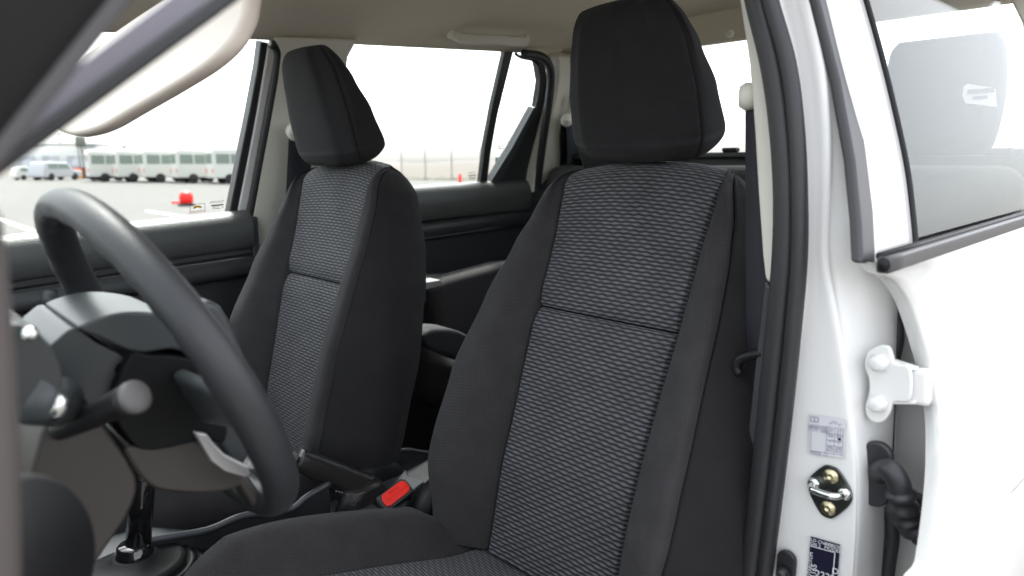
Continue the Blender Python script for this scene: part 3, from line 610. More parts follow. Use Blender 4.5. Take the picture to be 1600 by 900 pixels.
sweep('belt_seal', [PW(0-30, 384, .0), PW(170, 364), PW(355, 341)], rrect(.006, .004, .002), SMOOTHP, pf)
slab('window_glass', [PW(-60, 392, .012), PW(362, 345, .012), PW(412, 60, .012), PW(330, 40, .012), aX(-60, 200, .72)], (.004, 0, .0013), GLASS, pf, bevel=0, smooth=False)
# stickers on that glass, printing reads from outside
def sticker(name, px0, py0, px1, py1, o, label, plane=PW):
    c = [plane(px0, py0, o), plane(px1, py0-(px1-px0)*.10, o), plane(px1, py1-(px1-px0)*.10, o), plane(px0, py1, o)]
    t = empty(name, c[3], label, 'sticker')
    q = lambda u, v: c[0].lerp(c[1], u).lerp(c[3].lerp(c[2], u), v); u_ = (c[1]-c[0]).normalized(); v_ = (c[0]-c[3]).normalized()
    return t, q, u_, v_
def qln(segs, m, par, q, wd, name='ruling'):
    vs = []; fs = []; nn = (q(1, 0)-q(0, 0)).cross(q(0, 1)-q(0, 0)).normalized()
    for (u0, v0, u1, v1) in segs:
        a_, b2 = q(u0, v0), q(u1, v1); s = (b2-a_).normalized().cross(nn)*wd/2; b0 = len(vs); vs += [a_+s, b2+s, b2-s, a_-s]; fs.append((b0, b0+1, b0+2, b0+3))
    return pydata(name, vs, fs, m, par, smooth=False)
t, q, u_, v_ = sticker('gold_car_sticker', 297, 320, 320, 331, .010, 'small sticker with a gold car emblem and red line, right of the red barrel')
qln([(0, 0, 1, 0), (0, 1, 1, 1), (0, 0, 0, 1), (1, 0, 1, 1)], INK, t, q, .0010, 'border')
arc = [q(.5-.32*math.cos(a), .62-.42*math.sin(a)) for a in [R(15+150*i/10) for i in range(11)]]+[q(.5-.22*math.cos(a), .72-.22*math.sin(a)) for a in [R(165-150*i/10) for i in range(11)]]
pydata('emblem', arc, [tuple(range(22))], INKO, t, smooth=False); text('print', 'MEGA JA CT-UK', .0060, q(.5, 1.18), u_, v_, INKR, t)
t, q, u_, v_ = sticker('maker_sticker', 330, 315, 350, 328, .010, 'small grey printed maker sticker at the rear lower corner of the passenger window')
text('print', 'TOYOTA', .0085, q(.45, .12), u_, v_, INK, t, mirror=True); qln([(0, .5, .95, .5)], INK, t, q, .0035); qln([(.1, .72, .65, .72), (.1, .9, .75, .9), (.85, .7, .95, .7), (.85, .85, .95, .85)], PLAST2, t, q, .0012, 'fine_print')

pr_ = empty('rear_passenger_door', (.75, -.4, .5), 'rear passenger door with black panel, slanted divider bar and corner trim', 'car door')
T1 = 1.376
prof = [(.77, T1-.002), (.745, T1), (.730, T1+.001), (.712, T1-.006), (.700, T1-.022), (.694, T1-.048), (.697, T1-.08), (.706, T1-.100), (.716, T1-.104)]
door_loft('upper_roll', prof, .02, -.83, .035, ROLLP, pr_)
prof = [(.716, T1-.104), (.722, T1-.107), (.705, T1-.112), (.694, T1-.122), (.692, T1-.140), (.700, T1-.158), (.716, T1-.168), (.724, T1-.172), (.728, T1-.3), (.73, T1-.6), (.74, T1-.85)]
door_loft('lower_panel', prof, .02, -.83, .045, PLASTIC, pr_)
sweep('trim_line', [Vector((.694, .0, T1-.150)), Vector((.694, -.4, T1-.158+.02)), Vector((.70, -.78, T1-.150+.035))], circ(.002, n=8), PLAST2, pr_)
slab('divider_bar', [PW(x, y, .002) for x, y in [(790, 78), (803, 80), (778, 180), (767, 240), (761, 292), (750, 294), (758, 230), (770, 165)]], (.02, 0, .006), RUBBER, pr_, bevel=.003)
slab('corner_trim', [PW(x, y, -.005) for x, y in [(762, 293), (800, 232), (835, 168), (848, 170), (846, 240), (838, 330), (800, 325), (775, 312)]], (.03, 0, .01), PLASTIC, pr_, bevel=.004)
slab('corner_trim_rim', [PW(x, y, -.008) for x, y in [(762, 293), (800, 232), (835, 168), (842, 167), (810, 232), (776, 293)]], (.01, 0, .003), PLAST2, pr_, bevel=.002)
sweep('glass_run', [PW(x, y, .0) for x, y in [(835, 175), (842, 150), (845, 120), (842, 104), (832, 94), (815, 90), (805, 84)]], circ(.005, n=10), RUBBER, pr_, upv=(1, 0, 0))
sweep('door_seal', [PW(x, y, -.047) for x, y in [(818, 84), (842, 87), (856, 98), (861, 120), (858, 155), (850, 210), (842, 270), (834, 340)]], circ(.013, n=14), RUBBER, cab, upv=(1, 0, 0))
slab('rear_run_channel', [PW(x, y, -.006) for x, y in [(838, 92), (852, 96), (856, 125), (850, 180), (845, 240), (838, 300), (830, 300), (838, 180), (846, 130), (842, 105)]], (.03, 0, .01), RUBBER, pr_, bevel=.004)
sweep('belt_seal', [PW(520, 310), PW(660, 298), PW(762, 292)], rrect(.006, .0035, .002), SMOOTHP, pr_)
slab('window_glass', [PW(500, 315, .012), PW(760, 296, .012), PW(845, 300, .012), PW(850, 80, .012), PW(500, 55, .012)], (.004, 0, .0013), GLASS, pr_, bevel=0, smooth=False)
for k, (px, py, nm, lb) in enumerate([(732, 270, 'maker_sticker', 'tiny yellowish printed sticker left of the slanted divider bar'), (777, 224, 'maker_sticker', 'tiny grey printed sticker on the rear quarter glass')]):
    t, q, u_, v_ = sticker(nm, px, py, px+12, py+9, .010, lb); text('print', 'TOYOTA', .008, q(.5, .05), u_, v_, INK, t, mirror=True)
    qln([(0, .5, 1, .5)], INK, t, q, .003); qln([(.1, .8, .55, .8), (.75, .8, .95, .8), (.1, 1.0, .9, 1.0)], INK, t, q, .002, 'fine_print')
# grab handle above the rear window
gp = [aX(px, py, .585) for px, py in ((708, 49), (762, 47), (818, 55))]
gh = empty('grab_handle', gp[1], 'beige grab handle folded against the headliner', 'grab handle')
hz = header_z
def hx(x, y):
    e = abs(x)/.605; return hz(y)-.004+.105*(1-e**3.2)**.7
ga, gb = Vector((.555, -.37, 0)), Vector((.555, -.63, 0))
ga.z = hx(ga.x, ga.y)-.012; gb.z = hx(gb.x, gb.y)-.012
pp = [ga+Vector((.01, .0, .012)), ga+Vector((-.012, -.01, -.004)), ga.lerp(gb, .25)+Vector((-.016, 0, -.006)), ga.lerp(gb, .5)+Vector((-.018, 0, -.004)), ga.lerp(gb, .75)+Vector((-.016, 0, -.006)), gb+Vector((-.012, .01, -.004)), gb+Vector((.01, 0, .012))]
sweep('grip', pp, rrect(.008, .013, .006), TRIM, gh)
for e_ in (ga, gb): box('mount', e_+Vector((.004, 0, .006)), (.012, .018, .012), TRIM, gh, bevel=.006)
ch = lathe('coat_hook', [(.006, 0), (.006, .016), (.011, .02), (.011, .026), (.006, .03)], Vector((.02, -.86, 1.800)), (-.3, .6, -.5), TRIM, None, n=20); tag(ch, 'small round beige knob on the headliner beside the driver headrest', 'hook')

# ================================================================== SEATS
def make_seat(cx, yb, zb, lean, hy, hz_, label, sidem=None):
    sidem = sidem or TWILL
    """pl: name of thing. Everything in metres; seat at height of a real front seat."""
    dy = 0 if yb < .2 else yb-.205
    root = empty('front_seat', (cx, .35+dy, .52), label, 'car seat', 'cloth-covered front seats')
    A = R(lean); Tn = Vector((0, -math.sin(A), math.cos(A))); Nn = Vector((0, math.cos(A), math.sin(A)))
    B0 = Vector((cx, yb, zb)); L = .655
    W = [(0, .225), (.06, .272), (.14, .294), (.27, .288), (.40, .260), (.50, .230), (.57, .208), (.62, .190), (.655, .170)]
    RG = [(0, .205), (.14, .228), (.27, .225), (.40, .212), (.50, .198), (.57, .184), (.655, .160)]
    WI = [(0, .126), (.2, .128), (.40, .135), (.52, .137), (.60, .143), (.655, .153)]
    BB = [(0, .050), (.12, .070), (.27, .064), (.40, .044), (.50, .026), (.58, .012), (.655, .004)]
    DD = [(0, .085), (.15, .088), (.35, .105), (.5, .108), (.655, .09)]
    LB = [(0, 0), (.15, .012), (.30, .010), (.5, 0), (.655, -.004)]
    rowsI, rowsL, rowsR = [], [], []
    svals = []
    s = 0.0
    while s < L-.045:
        svals.append((s, 0)); d0 = abs(s-.402); s += .0022 if d0 < .016 else .007
    for i in range(15): svals.append((L-.045, (i)/14*90))
    svals += [(L-.045, 91), (L-.045, 92), (L-.045, 93)]
    for s, ph in svals:
        if ph > 90: ss = L; phr = R(90); kk = (ph-90)/3
        else: phr = R(ph); ss = s+.045*math.sin(phr); kk = 0
        W_, R_, w_, b_, D_, lb = (ip(ss, T) for T in (W, RG, WI, BB, DD, LB))
        c = 1-math.cos(phr)
        W_ -= .030*c+kk*.02; R_ -= .024*c+kk*.01; w_ = min(w_-.004*c, R_-.004)
        fsh = .038*c; bsh = .03*c
        P = [(0, 0), (w_*.5, .001), (w_-.012, .005), (w_-.003, .001), (w_, -.006), (w_+.003, .003), (w_+.010, .010+b_*.10), (w_+(R_-w_)*.45, .014+b_*.72), (w_+(R_-w_)*.82, .010+b_*.98), (R_-.002, .007+b_*.97), (R_+.0015, .001+b_*.88-.002), (R_+.006, .001+b_*.86),
             (R_+(W_-R_)*.55, b_*.55-.004), (W_-.001, -.012), (W_, -.045), (W_-.006, -D_*.75), (W_-.03, -D_), (W_*.5, -D_-.01), (0, -D_-.012)]
        SEG = [4, 8, 5, 4, 4, 4, 5, 6, 5, 3, 3, 5, 5, 4, 4, 4, 3, 3]
        C = [Vector((a, f, 0)) for a, f in P]; out = []; idx = []
        for i in range(len(C)-1):
            p0 = C[i-1] if i else Vector((-C[1].x, C[1].y, 0)); p1, p2 = C[i], C[i+1]; p3 = C[i+2] if i+2 < len(C) else p2
            idx.append(len(out))
            for k in range(SEG[i]):
                t = k/SEG[i]; out.append(.5*((2*p1)+(p2-p0)*t+(2*p0-5*p1+4*p2-p3)*t*t+(3*p1-p0-3*p2+p3)*t**3))
        out.append(C[-1]); ns = idx[4]
        def place(v, sgn):
            f = v.y; a = v.x
            f2 = -D_*.5+(f+D_*.5)*(1-.78*c)
            f2 = f2*(1-kk)+(-D_*.5)*kk; f2 += lb
            if a < w_+.004:
                sc = .402; dq = ss-sc
                f2 += -.0060*math.exp(-(dq/.0036)**2)-.005*math.exp(-(dq/.018)**2)+.0015*math.exp(-((abs(dq)-.03)/.02)**2)
            # shallow puckers near the lower bolster seam
            if a > R_-.05: f2 += .0009*math.sin(ss*70+sgn)*math.exp(-((ss-.12)/.12)**2)
            up_ = max(0, min(1, (ss-.42)/.235)); up_ = up_*up_*(3-2*up_)
            z_ = ss-.016*up_*(a/.15)**2+(.006 if a < R_ else 0)*c*math.cos(a*6) + kk*.004
            return B0+Vector((sgn*a, 0, 0))+Tn*z_+Nn*f2
        rowsI.append([place(v, -1) for v in out[ns:0:-1]]+[place(v, 1) for v in out[:ns+1]])
        rowsR.append([place(v, 1) for v in out[ns:]]); rowsL.append([place(v, -1) for v in out[ns:]][::-1])
    grid('backrest_insert', rowsI, INSERT, root)
    jn = min(range(len(svals)), key=lambda j: abs(svals[j][0]-.402) if svals[j][1] == 0 else 9)
    sweep('cross_seam', [p+Nn*.0005 for p in rowsI[jn][2:-2:3]], circ(.0016, n=8), SEAM, root, n=2)
    nI = len(rowsI[0])
    for k_ in (0, nI-1): sweep('side_seam', [r[k_]+Nn*.0016 for r in rowsI[2:-6:4]], circ(.0013, n=8), SEAM, root, n=2)
    # shell goes right bolster -> back -> left bolster in one sheet
    rowsS = [r[27:]+l[1:len(l)-27] for r, l in zip(rowsR, rowsL)]
    grid('backrest', rowsS, SIDECLOTH, root)
    grid('side_bolster', [r[:28] for r in rowsR], TWILL, root); grid('side_bolster', [l[-28:] for l in rowsL], TWILL, root)
    ri = 8*0
    for rws, kk_ in ((rowsR, 27), (rowsL, len(rowsL[0])-28)):
        sweep('ridge_seam', [r[kk_]+Nn*.0004 for r in rws[2:-8:4]], circ(.0009, n=6), SEAM, root, n=2)
    # ---- headrest
    hr = None; HH = .222; Bh = Vector((cx+.018, hy, hz_))
    Ah = R(-13); Th = Vector((0, -math.sin(Ah), math.cos(Ah))); Nh = Vector((0, math.cos(Ah), math.sin(Ah)))
    HW = [(0, .114), (.04, .125), (.10, .123), (.16, .112), (.216, .092)]; HF = [(0, .030), (.04, .034), (.10, .034), (.16, .032), (.216, .030)]
    HB = [(0, -.060), (.025, -.068), (.10, -.054), (.16, -.038), (.216, -.022)]
    rows = []; seq = [(0, -90+i*9) for i in range(10)]+[(.012*i/1, 0) for i in range(1, 18)]+[(1, i*9) for i in range(1, 11)]
    zs = []
    r0 = .030
    for i in range(9): zs.append((r0-r0*math.cos(R(i*11.25)), math.sin(R(i*11.25)) if i else .0))
    zz = r0
    while zz < HH-r0: zs.append((zz, 1)); zz += .0065
    for i in range(9): zs.append((HH-r0+r0*math.sin(R(i*11.25)), math.cos(R(i*11.25))))
    for z_, k in zs:
        k = max(k, .0); sh = r0*(1-k)
        h, f, b = ip(z_, HW)-sh*.8, ip(z_, HF)-sh*.6, ip(z_, HB)+sh*.6
        q_ = min(1, (f-b)/.062)
        P = [(0, f+.004*q_), (h*.55, f+.002*q_), (h-.030, f-.008*q_), (h-.011, f-.018*q_), (h-.005, f-.024*q_), (h-.0065, f-.0275*q_), (h-.001, f-.031*q_), (h+.002, (f+b)/2), (h-.001, b+.016*q_), (h-.016, b+.004*q_), (h*.5, b), (0, b-.001)]
        C = [Vector((a, q, 0)) for a, q in P]; C = [Vector((-C[1].x, C[1].y, 0))]+C; o = cr(C, 5)[5:]
        half = [(v.x, v.y) for v in o]; full = half+[(-a, q) for a, q in half[-2:0:-1]]
        rows.append([Bh+Vector((a, 0, 0))+Th*(z_+.012*(1-(a/.13)**2)*max(0, (z_-.08)/.136)**2)+Nh*q for a, q in full])
    rows = [r for r in rows]
    hd = grid('headrest', rows, TWILL2, root, closed=True, capa=True, capb=True)
    for sx in (-.062, .062):
        b = Bh+Vector((sx, 0, 0))+Nh*(-.028)
        sweep('headrest_post', [b-Th*.05, b+Th*.03], circ(.0065, n=14), CHROME, hd, upv=(0, 1, 0)); lathe('post_guide', [(.017, 0), (.016, .008), (.010, .011)], b-Th*.019, Th, PLAST2, hd, n=20)
    # ---- cushion
    rowsI, rowsL, rowsR = [], [], []
    ys = [(.20+.0075*i) for i in range(50)]+[None]
    CZ = [(.08, .812), (.12, .818), (.17, .828), (.24, .842), (.33, .868), (.42, .893), (.50, .910), (.56, .914), (.60, .905), (.63, .880), (.645, .84), (.650, .79)]
    path = [(.17+.01*i, None) for i in range(41)]
    pts = cr([Vector((0, y, z)) for y, z in CZ], 7)
    for p in pts:
        y, z = p.y, p.z; i_ = min(len(pts)-2, max(1, pts.index(p))); tg = (pts[i_+1]-pts[i_-1]).normalized(); nn = Vector((0, -tg.z, tg.y))
        b_ = .052*min(1, max(.08, (y-.15)/.14))*(1 if y < .56 else max(.1, 1-(y-.56)/.10)); w_ = .140+.028*max(0, (y-.45)/.2)+(.012*max(0, (.26-y)/.1)); R_ = .222; W_ = .262-(.03*max(0, (y-.55)/.1))
        P = [(0, 0), (w_*.5, 0), (w_-.010, .004), (w_-.002, .001), (w_, -.005), (w_+.003, .002), (w_+.012, .012), (w_+(R_-w_)*.5, .008+b_*.85), (R_-.01, .006+b_), (R_+.012, b_*.82), (W_, b_*.2), (W_+.004, -.04), (W_-.01, -.13), (W_-.03, -.15)]
        C = [Vector((a, q, 0)) for a, q in P]; out = []; idx = []
        for i in range(len(C)-1):
            p0 = C[i-1] if i else Vector((-C[1].x, C[1].y, 0)); p1, p2 = C[i], C[i+1]; p3 = C[i+2] if i+2 < len(C) else p2; idx.append(len(out))
            for k in range(5): t = k/5; out.append(.5*((2*p1)+(p2-p0)*t+(2*p0-5*p1+4*p2-p3)*t*t+(3*p1-p0-3*p2+p3)*t**3))
        out.append(C[-1]); ns = idx[4]; base = Vector((cx, y+dy, z))
        pl_ = lambda v, s: base+Vector((s*v.x, 0, 0))+nn*v.y*(1 if v.y > 0 else .3)+Vector((0, 0, min(0, v.y)*.7))
        rowsI.append([pl_(v, -1) for v in out[ns:0:-1]]+[pl_(v, 1) for v in out[:ns+1]]); rowsR.append([pl_(v, 1) for v in out[ns:]]); rowsL.append([pl_(v, -1) for v in out[ns:]])
    grid('cushion_insert', rowsI, INSERT, root); cs = grid('cushion_side', rowsR, sidem, root); grid('cushion_side', rowsL, sidem, root)
    # base, hinge covers
    box('seat_base', (cx, .40+dy, .66), (.20, .20, .13), PLASTIC, root, bevel=.02)
    for sx in (-1, 1):
        hc_ = Vector((cx+sx*.235, .165+dy, .845)); lathe('recliner_cover', [(.055, 0), (.070, .006), (.074, .02), (.070, .042), (.058, .050), (.02, .053)], hc_, (sx, 0, 0), SMOOTHP, root, n=36)
        box('hinge_shield', (cx+sx*.245, .27+dy, .79), (.022, .14, .05), PLASTIC, root, bevel=.018)
    return root
s_d = make_seat(-.335, .185, .839, 18, -.038, 1.458, 'nearer charcoal cloth seat on the driver side, beside the open doorway')
s_p = make_seat(.330, .266, .824, 12.8, .122, 1.452, 'farther charcoal cloth seat on the passenger side, behind the steering wheel', SIDECLOTH)  # darker cloth on its cushion sides paints in the deep shade there
# buckle end of the driver seat, small slide lever
bk = Vector((-.045, .275, .880))

# ================================================================== REAR BENCH
rb = empty('rear_bench', (0, -.55, .52), 'dark cloth rear bench glimpsed between the front seats and through rear door glass', 'rear seat')
box('bench_cushion', (0, -.52, .86), (.66, .26, .09), TWILL, rb, bevel=.05, seg=5)
rot = Matrix.Rotation(R(12), 3, 'X'); box('bench_back', (0, -.83, 1.14), (.66, .075, .31), TWILL, rb, rot=rot, bevel=.05, seg=5)
slab('side_bolster', [aX(x, y, .56) for x, y in [(684, 445), (700, 436), (745, 424), (790, 412), (850, 405), (850, 620), (690, 620)]], (.09, 0, 0), TWILL, rb, bevel=.025, seg=5)
def headrest(cx_, cz, w_, h_, y_):
    rows = []
    for i in range(17):
        t = -1+2*i/16; k = (1-abs(t)**4)**.25 if abs(t) < 1 else .0; k = max(k, .35)
        prof = rrect(w_*(.93+.07*math.cos(t*1.2))*(.82+.18*k)*(1-.10*max(0, -t)), .045*k, min(.03, .044*k), 5)
        rows.append([Vector((cx_+a, y_+b+.02*t, cz+h_*t)) for a, b in prof])
    return grid('headrest', rows, TWILL2, rb, closed=True, capa=True, capb=True)
headrest(-.515, 1.585, .105, .115, -.79)
headrest(.40, 1.50, .11, .09, -.85)
# centre armrest / cup shelf things between the seats
ar = slab('armrest', cr([aX(x, y, .30) for x, y in [(662, 528), (672, 517), (690, 514), (720, 518), (750, 540), (740, 570), (700, 556), (668, 544)]], 4, True), (.09, 0, 0), INSERT, rb, bevel=.012, seg=4)
dp = slab('door_pocket_lid', [aX(x, y, .52) for x, y in [(620, 448), (688, 437), (694, 444), (668, 452), (620, 462)]], (.05, 0, 0), SILVER, pr_, bevel=.003)
slab('armrest_pad', [aX(x, y, .61) for x, y in [(630, 436), (660, 432), (740, 428), (700, 440), (692, 470), (630, 480)]], (.06, 0, 0), PLASTIC, pr_, bevel=.008)
# paper tag on rear headrest
tg = empty('hanging_tag', aY(1535, 150, -.73), 'white paper tag with grey bars hanging from the rear headrest', 'tag')
tq = [aY(x, y, -.72) for x, y in [(1512, 131), (1555, 138), (1558, 167), (1508, 161), (1504, 148), (1506, 135)]]
slab('paper', tq, (0, .001, 0), mat('tag_paper', (.85, .85, .86), .6), tg, bevel=0, smooth=False)
boxes('bars', [(tuple(aY(1533, 142, -.716)), (.022, .0006, .004)), (tuple(aY(1532, 152, -.716)), (.012, .0006, .003))], INK, tg)

# ================================================================== SEAT BELTS
def ribbon(name, pts, wdir, wd, m, par=None, th=.0012):
    P = cr(pts, 8); wdir = Vector(wdir).normalized()
    rows = []
    for i, p in enumerate(P):
        a_ = P[max(0, i-1)]; b2 = P[min(len(P)-1, i+1)]; t_ = (b2-a_).normalized(); s = (wdir-t_*wdir.dot(t_)).normalized(); u = t_.cross(s)
        rows.append([p+s*wd/2+u*th, p+u*th, p-s*wd/2+u*th, p-s*wd/2-u*th, p-u*th, p+s*wd/2-u*th])
    return grid(name, rows, m, par, closed=True, capa=True, capb=True)
b1 = empty('seat_belt', aY(1176, 500, .085), 'black webbing belt hanging beside the driver seat against the pillar', 'seat belt', 'front seat belts')
ribbon('webbing', [aY(x, y, .085) for x, y in [(1190, 150), (1190, 200), (1190, 300), (1190, 400), (1191, 500), (1192, 545), (1193, 580), (1189, 640), (1178, 720), (1162, 860), (1150, 950)]], (1, 0, 0), .040, WEB, b1)
lathe('anchor', [(.010, 0), (.015, .004), (.016, .014), (.012, .020)], aY(1184, 150, .088), (.75, .3, 0), TRIM, b1, n=24, sx=1.0)
gd = cr([aY(x, y, .105) for x, y in [(1192, 552), (1172, 556), (1156, 562), (1151, 574), (1156, 584)]], 6); sweep('belt_guide', gd, circ(.0058, n=12), SMOOTHP, b1, raw=True, upv=(0, 1, 0))
b2_ = empty('seat_belt', PW(460, 240, -.07), 'black belt dropping from a beige anchor behind the passenger headrest', 'seat belt', 'front seat belts')
ribbon('webbing', [PW(470, 215, -.06), PW(468, 260, -.06), PW(462, 340, -.07), PW(455, 450, -.07)], (0, 1, 0), .060, WEB, b2_)
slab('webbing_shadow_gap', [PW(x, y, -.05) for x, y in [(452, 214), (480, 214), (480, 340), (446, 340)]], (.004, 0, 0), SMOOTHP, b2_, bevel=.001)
lathe('anchor', [(.010, 0), (.020, .004), (.023, .02), (.018, .03)], PW(457, 203, -.045), (-1, 0, -.3), TRIM, b2_, n=28)
b3 = empty('rear_seat_belt', PW(895, 240, -.08), 'grey webbing belt on a beige anchor at the rear corner pillar', 'seat belt')
ribbon('webbing', [PW(894, 190, -.085), PW(896, 230, -.085), PW(895, 290, -.085), PW(892, 350, -.085)], (0, 1, 0), .055, WEBG, b3)
lathe('anchor', [(.010, 0), (.020, .004), (.022, .014), (.016, .022)], PW(883, 187, -.085), (-1, .3, -.2), TRIM, b3, n=28)
sweep('anchor_bar', [PW(884, 188, -.10), PW(893, 189, -.10), PW(905, 191, -.10)], rrect(.006, .010, .005), TRIM, b3, upv=(1, 0, 0)); sweep('slide_rail', [PW(892, 150, -.07), PW(889, 185, -.075)], rrect(.005, .008, .004), TRIM, b3, upv=(1, 0, 0))
slab('retractor_cover', cr([PW(x, y, -.055) for x, y in [(878, 195), (905, 195), (905, 330), (862, 330), (866, 300), (876, 260)]], 3, True), (.03, 0, 0), PLASTIC, b3, bevel=.006)

# ================================================================== CENTRE CONSOLE, LEVERS, BUCKLE
co = empty('centre_console', (.06, .35, .55), 'black centre console with raised rim between the two front seats', 'centre console')
rimL = cr([aX(x, y, .015) for x, y in [(225, 846), (258, 840), (325, 828), (380, 806), (450, 797), (480, 776), (515, 755)]], 8)
lowz = .62
def curtain(name, pts, m, par, th, z0=lowz):
    rows = [[p, p+Vector((th, 0, 0)), Vector((p.x+th, p.y, z0)), Vector((p.x, p.y, z0))] for p in pts]
    return grid(name, rows, m, par, closed=True, capa=True, capb=True, bevel=.003)
curtain('near_wall', rimL, PLASTIC, co, .012)
sweep('rim', rimL, circ(.0055, n=10), PLAST2, co, raw=True)
rimF = cr([aX(x, y, .115) for x, y in [(470, 760), (510, 744), (560, 722), (600, 710), (632, 703), (658, 706), (700, 712)]], 8)
curtain('far_wall', rimF, PLASTIC, co, .012); sweep('rim', rimF, circ(.004, n=10), PLAST2, co, raw=True)
slab('front_deck', [aX(80, 905, .03), aX(240, 838, .03), aX(330, 842, .03), aX(400, 905, .03)], (.18, 0, .0), PLAST2, co, bevel=.004)
dk = [aZ(x, y, .885) for x, y in [(570, 752), (585, 742), (600, 738), (615, 741), (622, 735), (618, 730), (560, 738), (520, 775), (515, 810), (690, 815), (700, 775), (650, 762), (640, 755), (652, 749), (640, 745)]]
slab('rear_deck', [aZ(x, y, .880) for x, y in [(560, 760), (580, 742), (608, 733), (634, 733), (640, 744), (664, 752), (650, 762), (640, 775), (628, 800), (560, 815)]], (0, 0, -.02), PLAST2, co, bevel=.004)
slab('deck_base', [(-.03, .02, .860), (.12, .02, .860), (.12, .50, .860), (-.03, .50, .860)], (0, 0, -.03), PLASTIC, co, bevel=.004)
for px in (575, 612): slab('tray_rib', [aX(x+px-575, y, .105) for x, y in [(558, 738), (562, 733), (578, 731), (580, 737), (580, 765), (558, 765)]], (.006, 0, 0), PLAST2, co, bevel=.002)
slab('carpet_strip', cr([aX(x, y, .10) for x, y in [(225, 832), (330, 806), (450, 786), (485, 800), (400, 822), (300, 846), (235, 850)]], 4, True), (.02, 0, 0), mat('speckled_carpet', (.03, .03, .032), 1, spec=.1, bump=(900, 1, .003), var=.95, vs=420), co, bevel=.004)
# gear lever
gc = Vector((.005, .632, .905)); gl_ = empty('gear_lever', gc, 'gloss black gear lever rising from a round rubber boot', 'gear lever')
tp = aX(236, 700, .005); bt = aX(212, 868, .0)
gc = aX(213, 892, .0)
lathe('boot', [(.100, -.03), (.101, -.016), (.097, -.011), (.091, -.011), (.088, -.018), (.088, -.008), (.085, -.003), (.079, -.003), (.076, -.010), (.076, .000), (.073, .005), (.067, .005), (.064, -.002), (.064, .008), (.061, .013), (.056, .015), (.030, .020), (.028, .024), (.022, .026)], gc, (0, 0, 1), SMOOTHP, gl_, n=56, sx=1.0)
lathe('collar', [(.024, .020), (.0245, .030), (.022, .033), (.0215, .038), (.0185, .041)], gc, (0, 0, 1), GLOSSP, gl_, n=32)
d_ = (aX(222, 760, .0)-gc).normalized(); ss_ = d_.orthogonal()
lathe('shaft', [(.0165, .035), (.0165, .12), (.0150, .125), (.0150, .24)], gc, d_, GLOSSP, gl_, n=28)
lathe('shaft_glint', [(.004, 0), (.0055, .004), (.0045, .022), (.002, .030)], gc+d_*.125+(CAM-gc).normalized()*.018, d_, CHROME, gl_, n=14)  # added chrome sliver on the camera side makes the lever's glint
lathe('knob', [(.016, .235), (.024, .25), (.027, .275), (.024, .295), (.010, .303)], gc, d_, SMOOTHP, gl_, n=28)
# handbrake
h0 = aX(462, 716, .03); h1 = aX(560, 757, .03); h2 = aX(580, 775, .03)
hb = empty('handbrake_lever', h2, 'leather wrapped handbrake lever with silver button and stitched gaiter', 'handbrake')
dd_ = (h0-h1).normalized(); hp = [h0, h0.lerp(h1, .12), h0.lerp(h1, .5), h0.lerp(h1, .85), h1]
sweep('grip', [h0-dd_*.004, h0.lerp(h1, .1), h0.lerp(h1, .3), h0.lerp(h1, .6), h1-dd_*.006, h1-dd_*.020], rrect(.0195, .0215, .017, 6), LEATHER, hb, scale=lambda t: .80+.38*t, upv=(0, 0, 1))
lathe('release_button', [(.008, 0), (.0085, .012), (.006, .017)], h0+dd_*.001, dd_, SILVER, hb, n=20)
sweep('stitching', [h0.lerp(h1, .12)+Vector((-.013, 0, .013)), h0.lerp(h1, .5)+Vector((-.015, 0, .015)), h1+Vector((-.016, 0, .017))], circ(.0010, n=6), SMOOTHP, hb)
gcs = [aX(x, y, .012) for x, y in [(562, 757), (565, 785), (566, 825)]]
def gait(t): return 1+.55*t+.10*math.sin(t*14)
rows = []
for j in range(26):
    t_ = j/25; c2 = cr(gcs, 12)[min(24, j)]; ring = []
    for i in range(40):
        a = 2*math.pi*i/40; r_ = .030*(1+.6*t_)*(1+.15*math.sin(3*a+2.2*t_+1)*math.sin(math.pi*min(1, t_*1.3))+.09*math.sin(7*a+6*t_)*t_)
        ring.append(c2+Vector((math.cos(a)*r_, math.sin(a)*r_*1.25, 0)))
    rows.append(ring)
grid('gaiter', rows, LEATHER, hb, closed=True, capa=True, capb=True)
for i in range(14):   # visible stitches where grip meets gaiter
    pass
stp = cr([aX(x, y, .005) for x, y in [(524, 767), (545, 771), (565, 768), (577, 763)]], 10)
vs = []; fs = []
for i in range(0, len(stp)-1, 2):
    p0, p1 = stp[i], stp[i+1]; b0 = len(vs); u = Vector((0, 0, .0007)); vs += [p0+u, p1+u, p1-u, p0-u]; fs.append((b0, b0+1, b0+2, b0+3))
o = pydata('collar_stitches', vs, fs, THREAD, hb, smooth=False); o.modifiers.new('t', 'SOLIDIFY').thickness = .0012
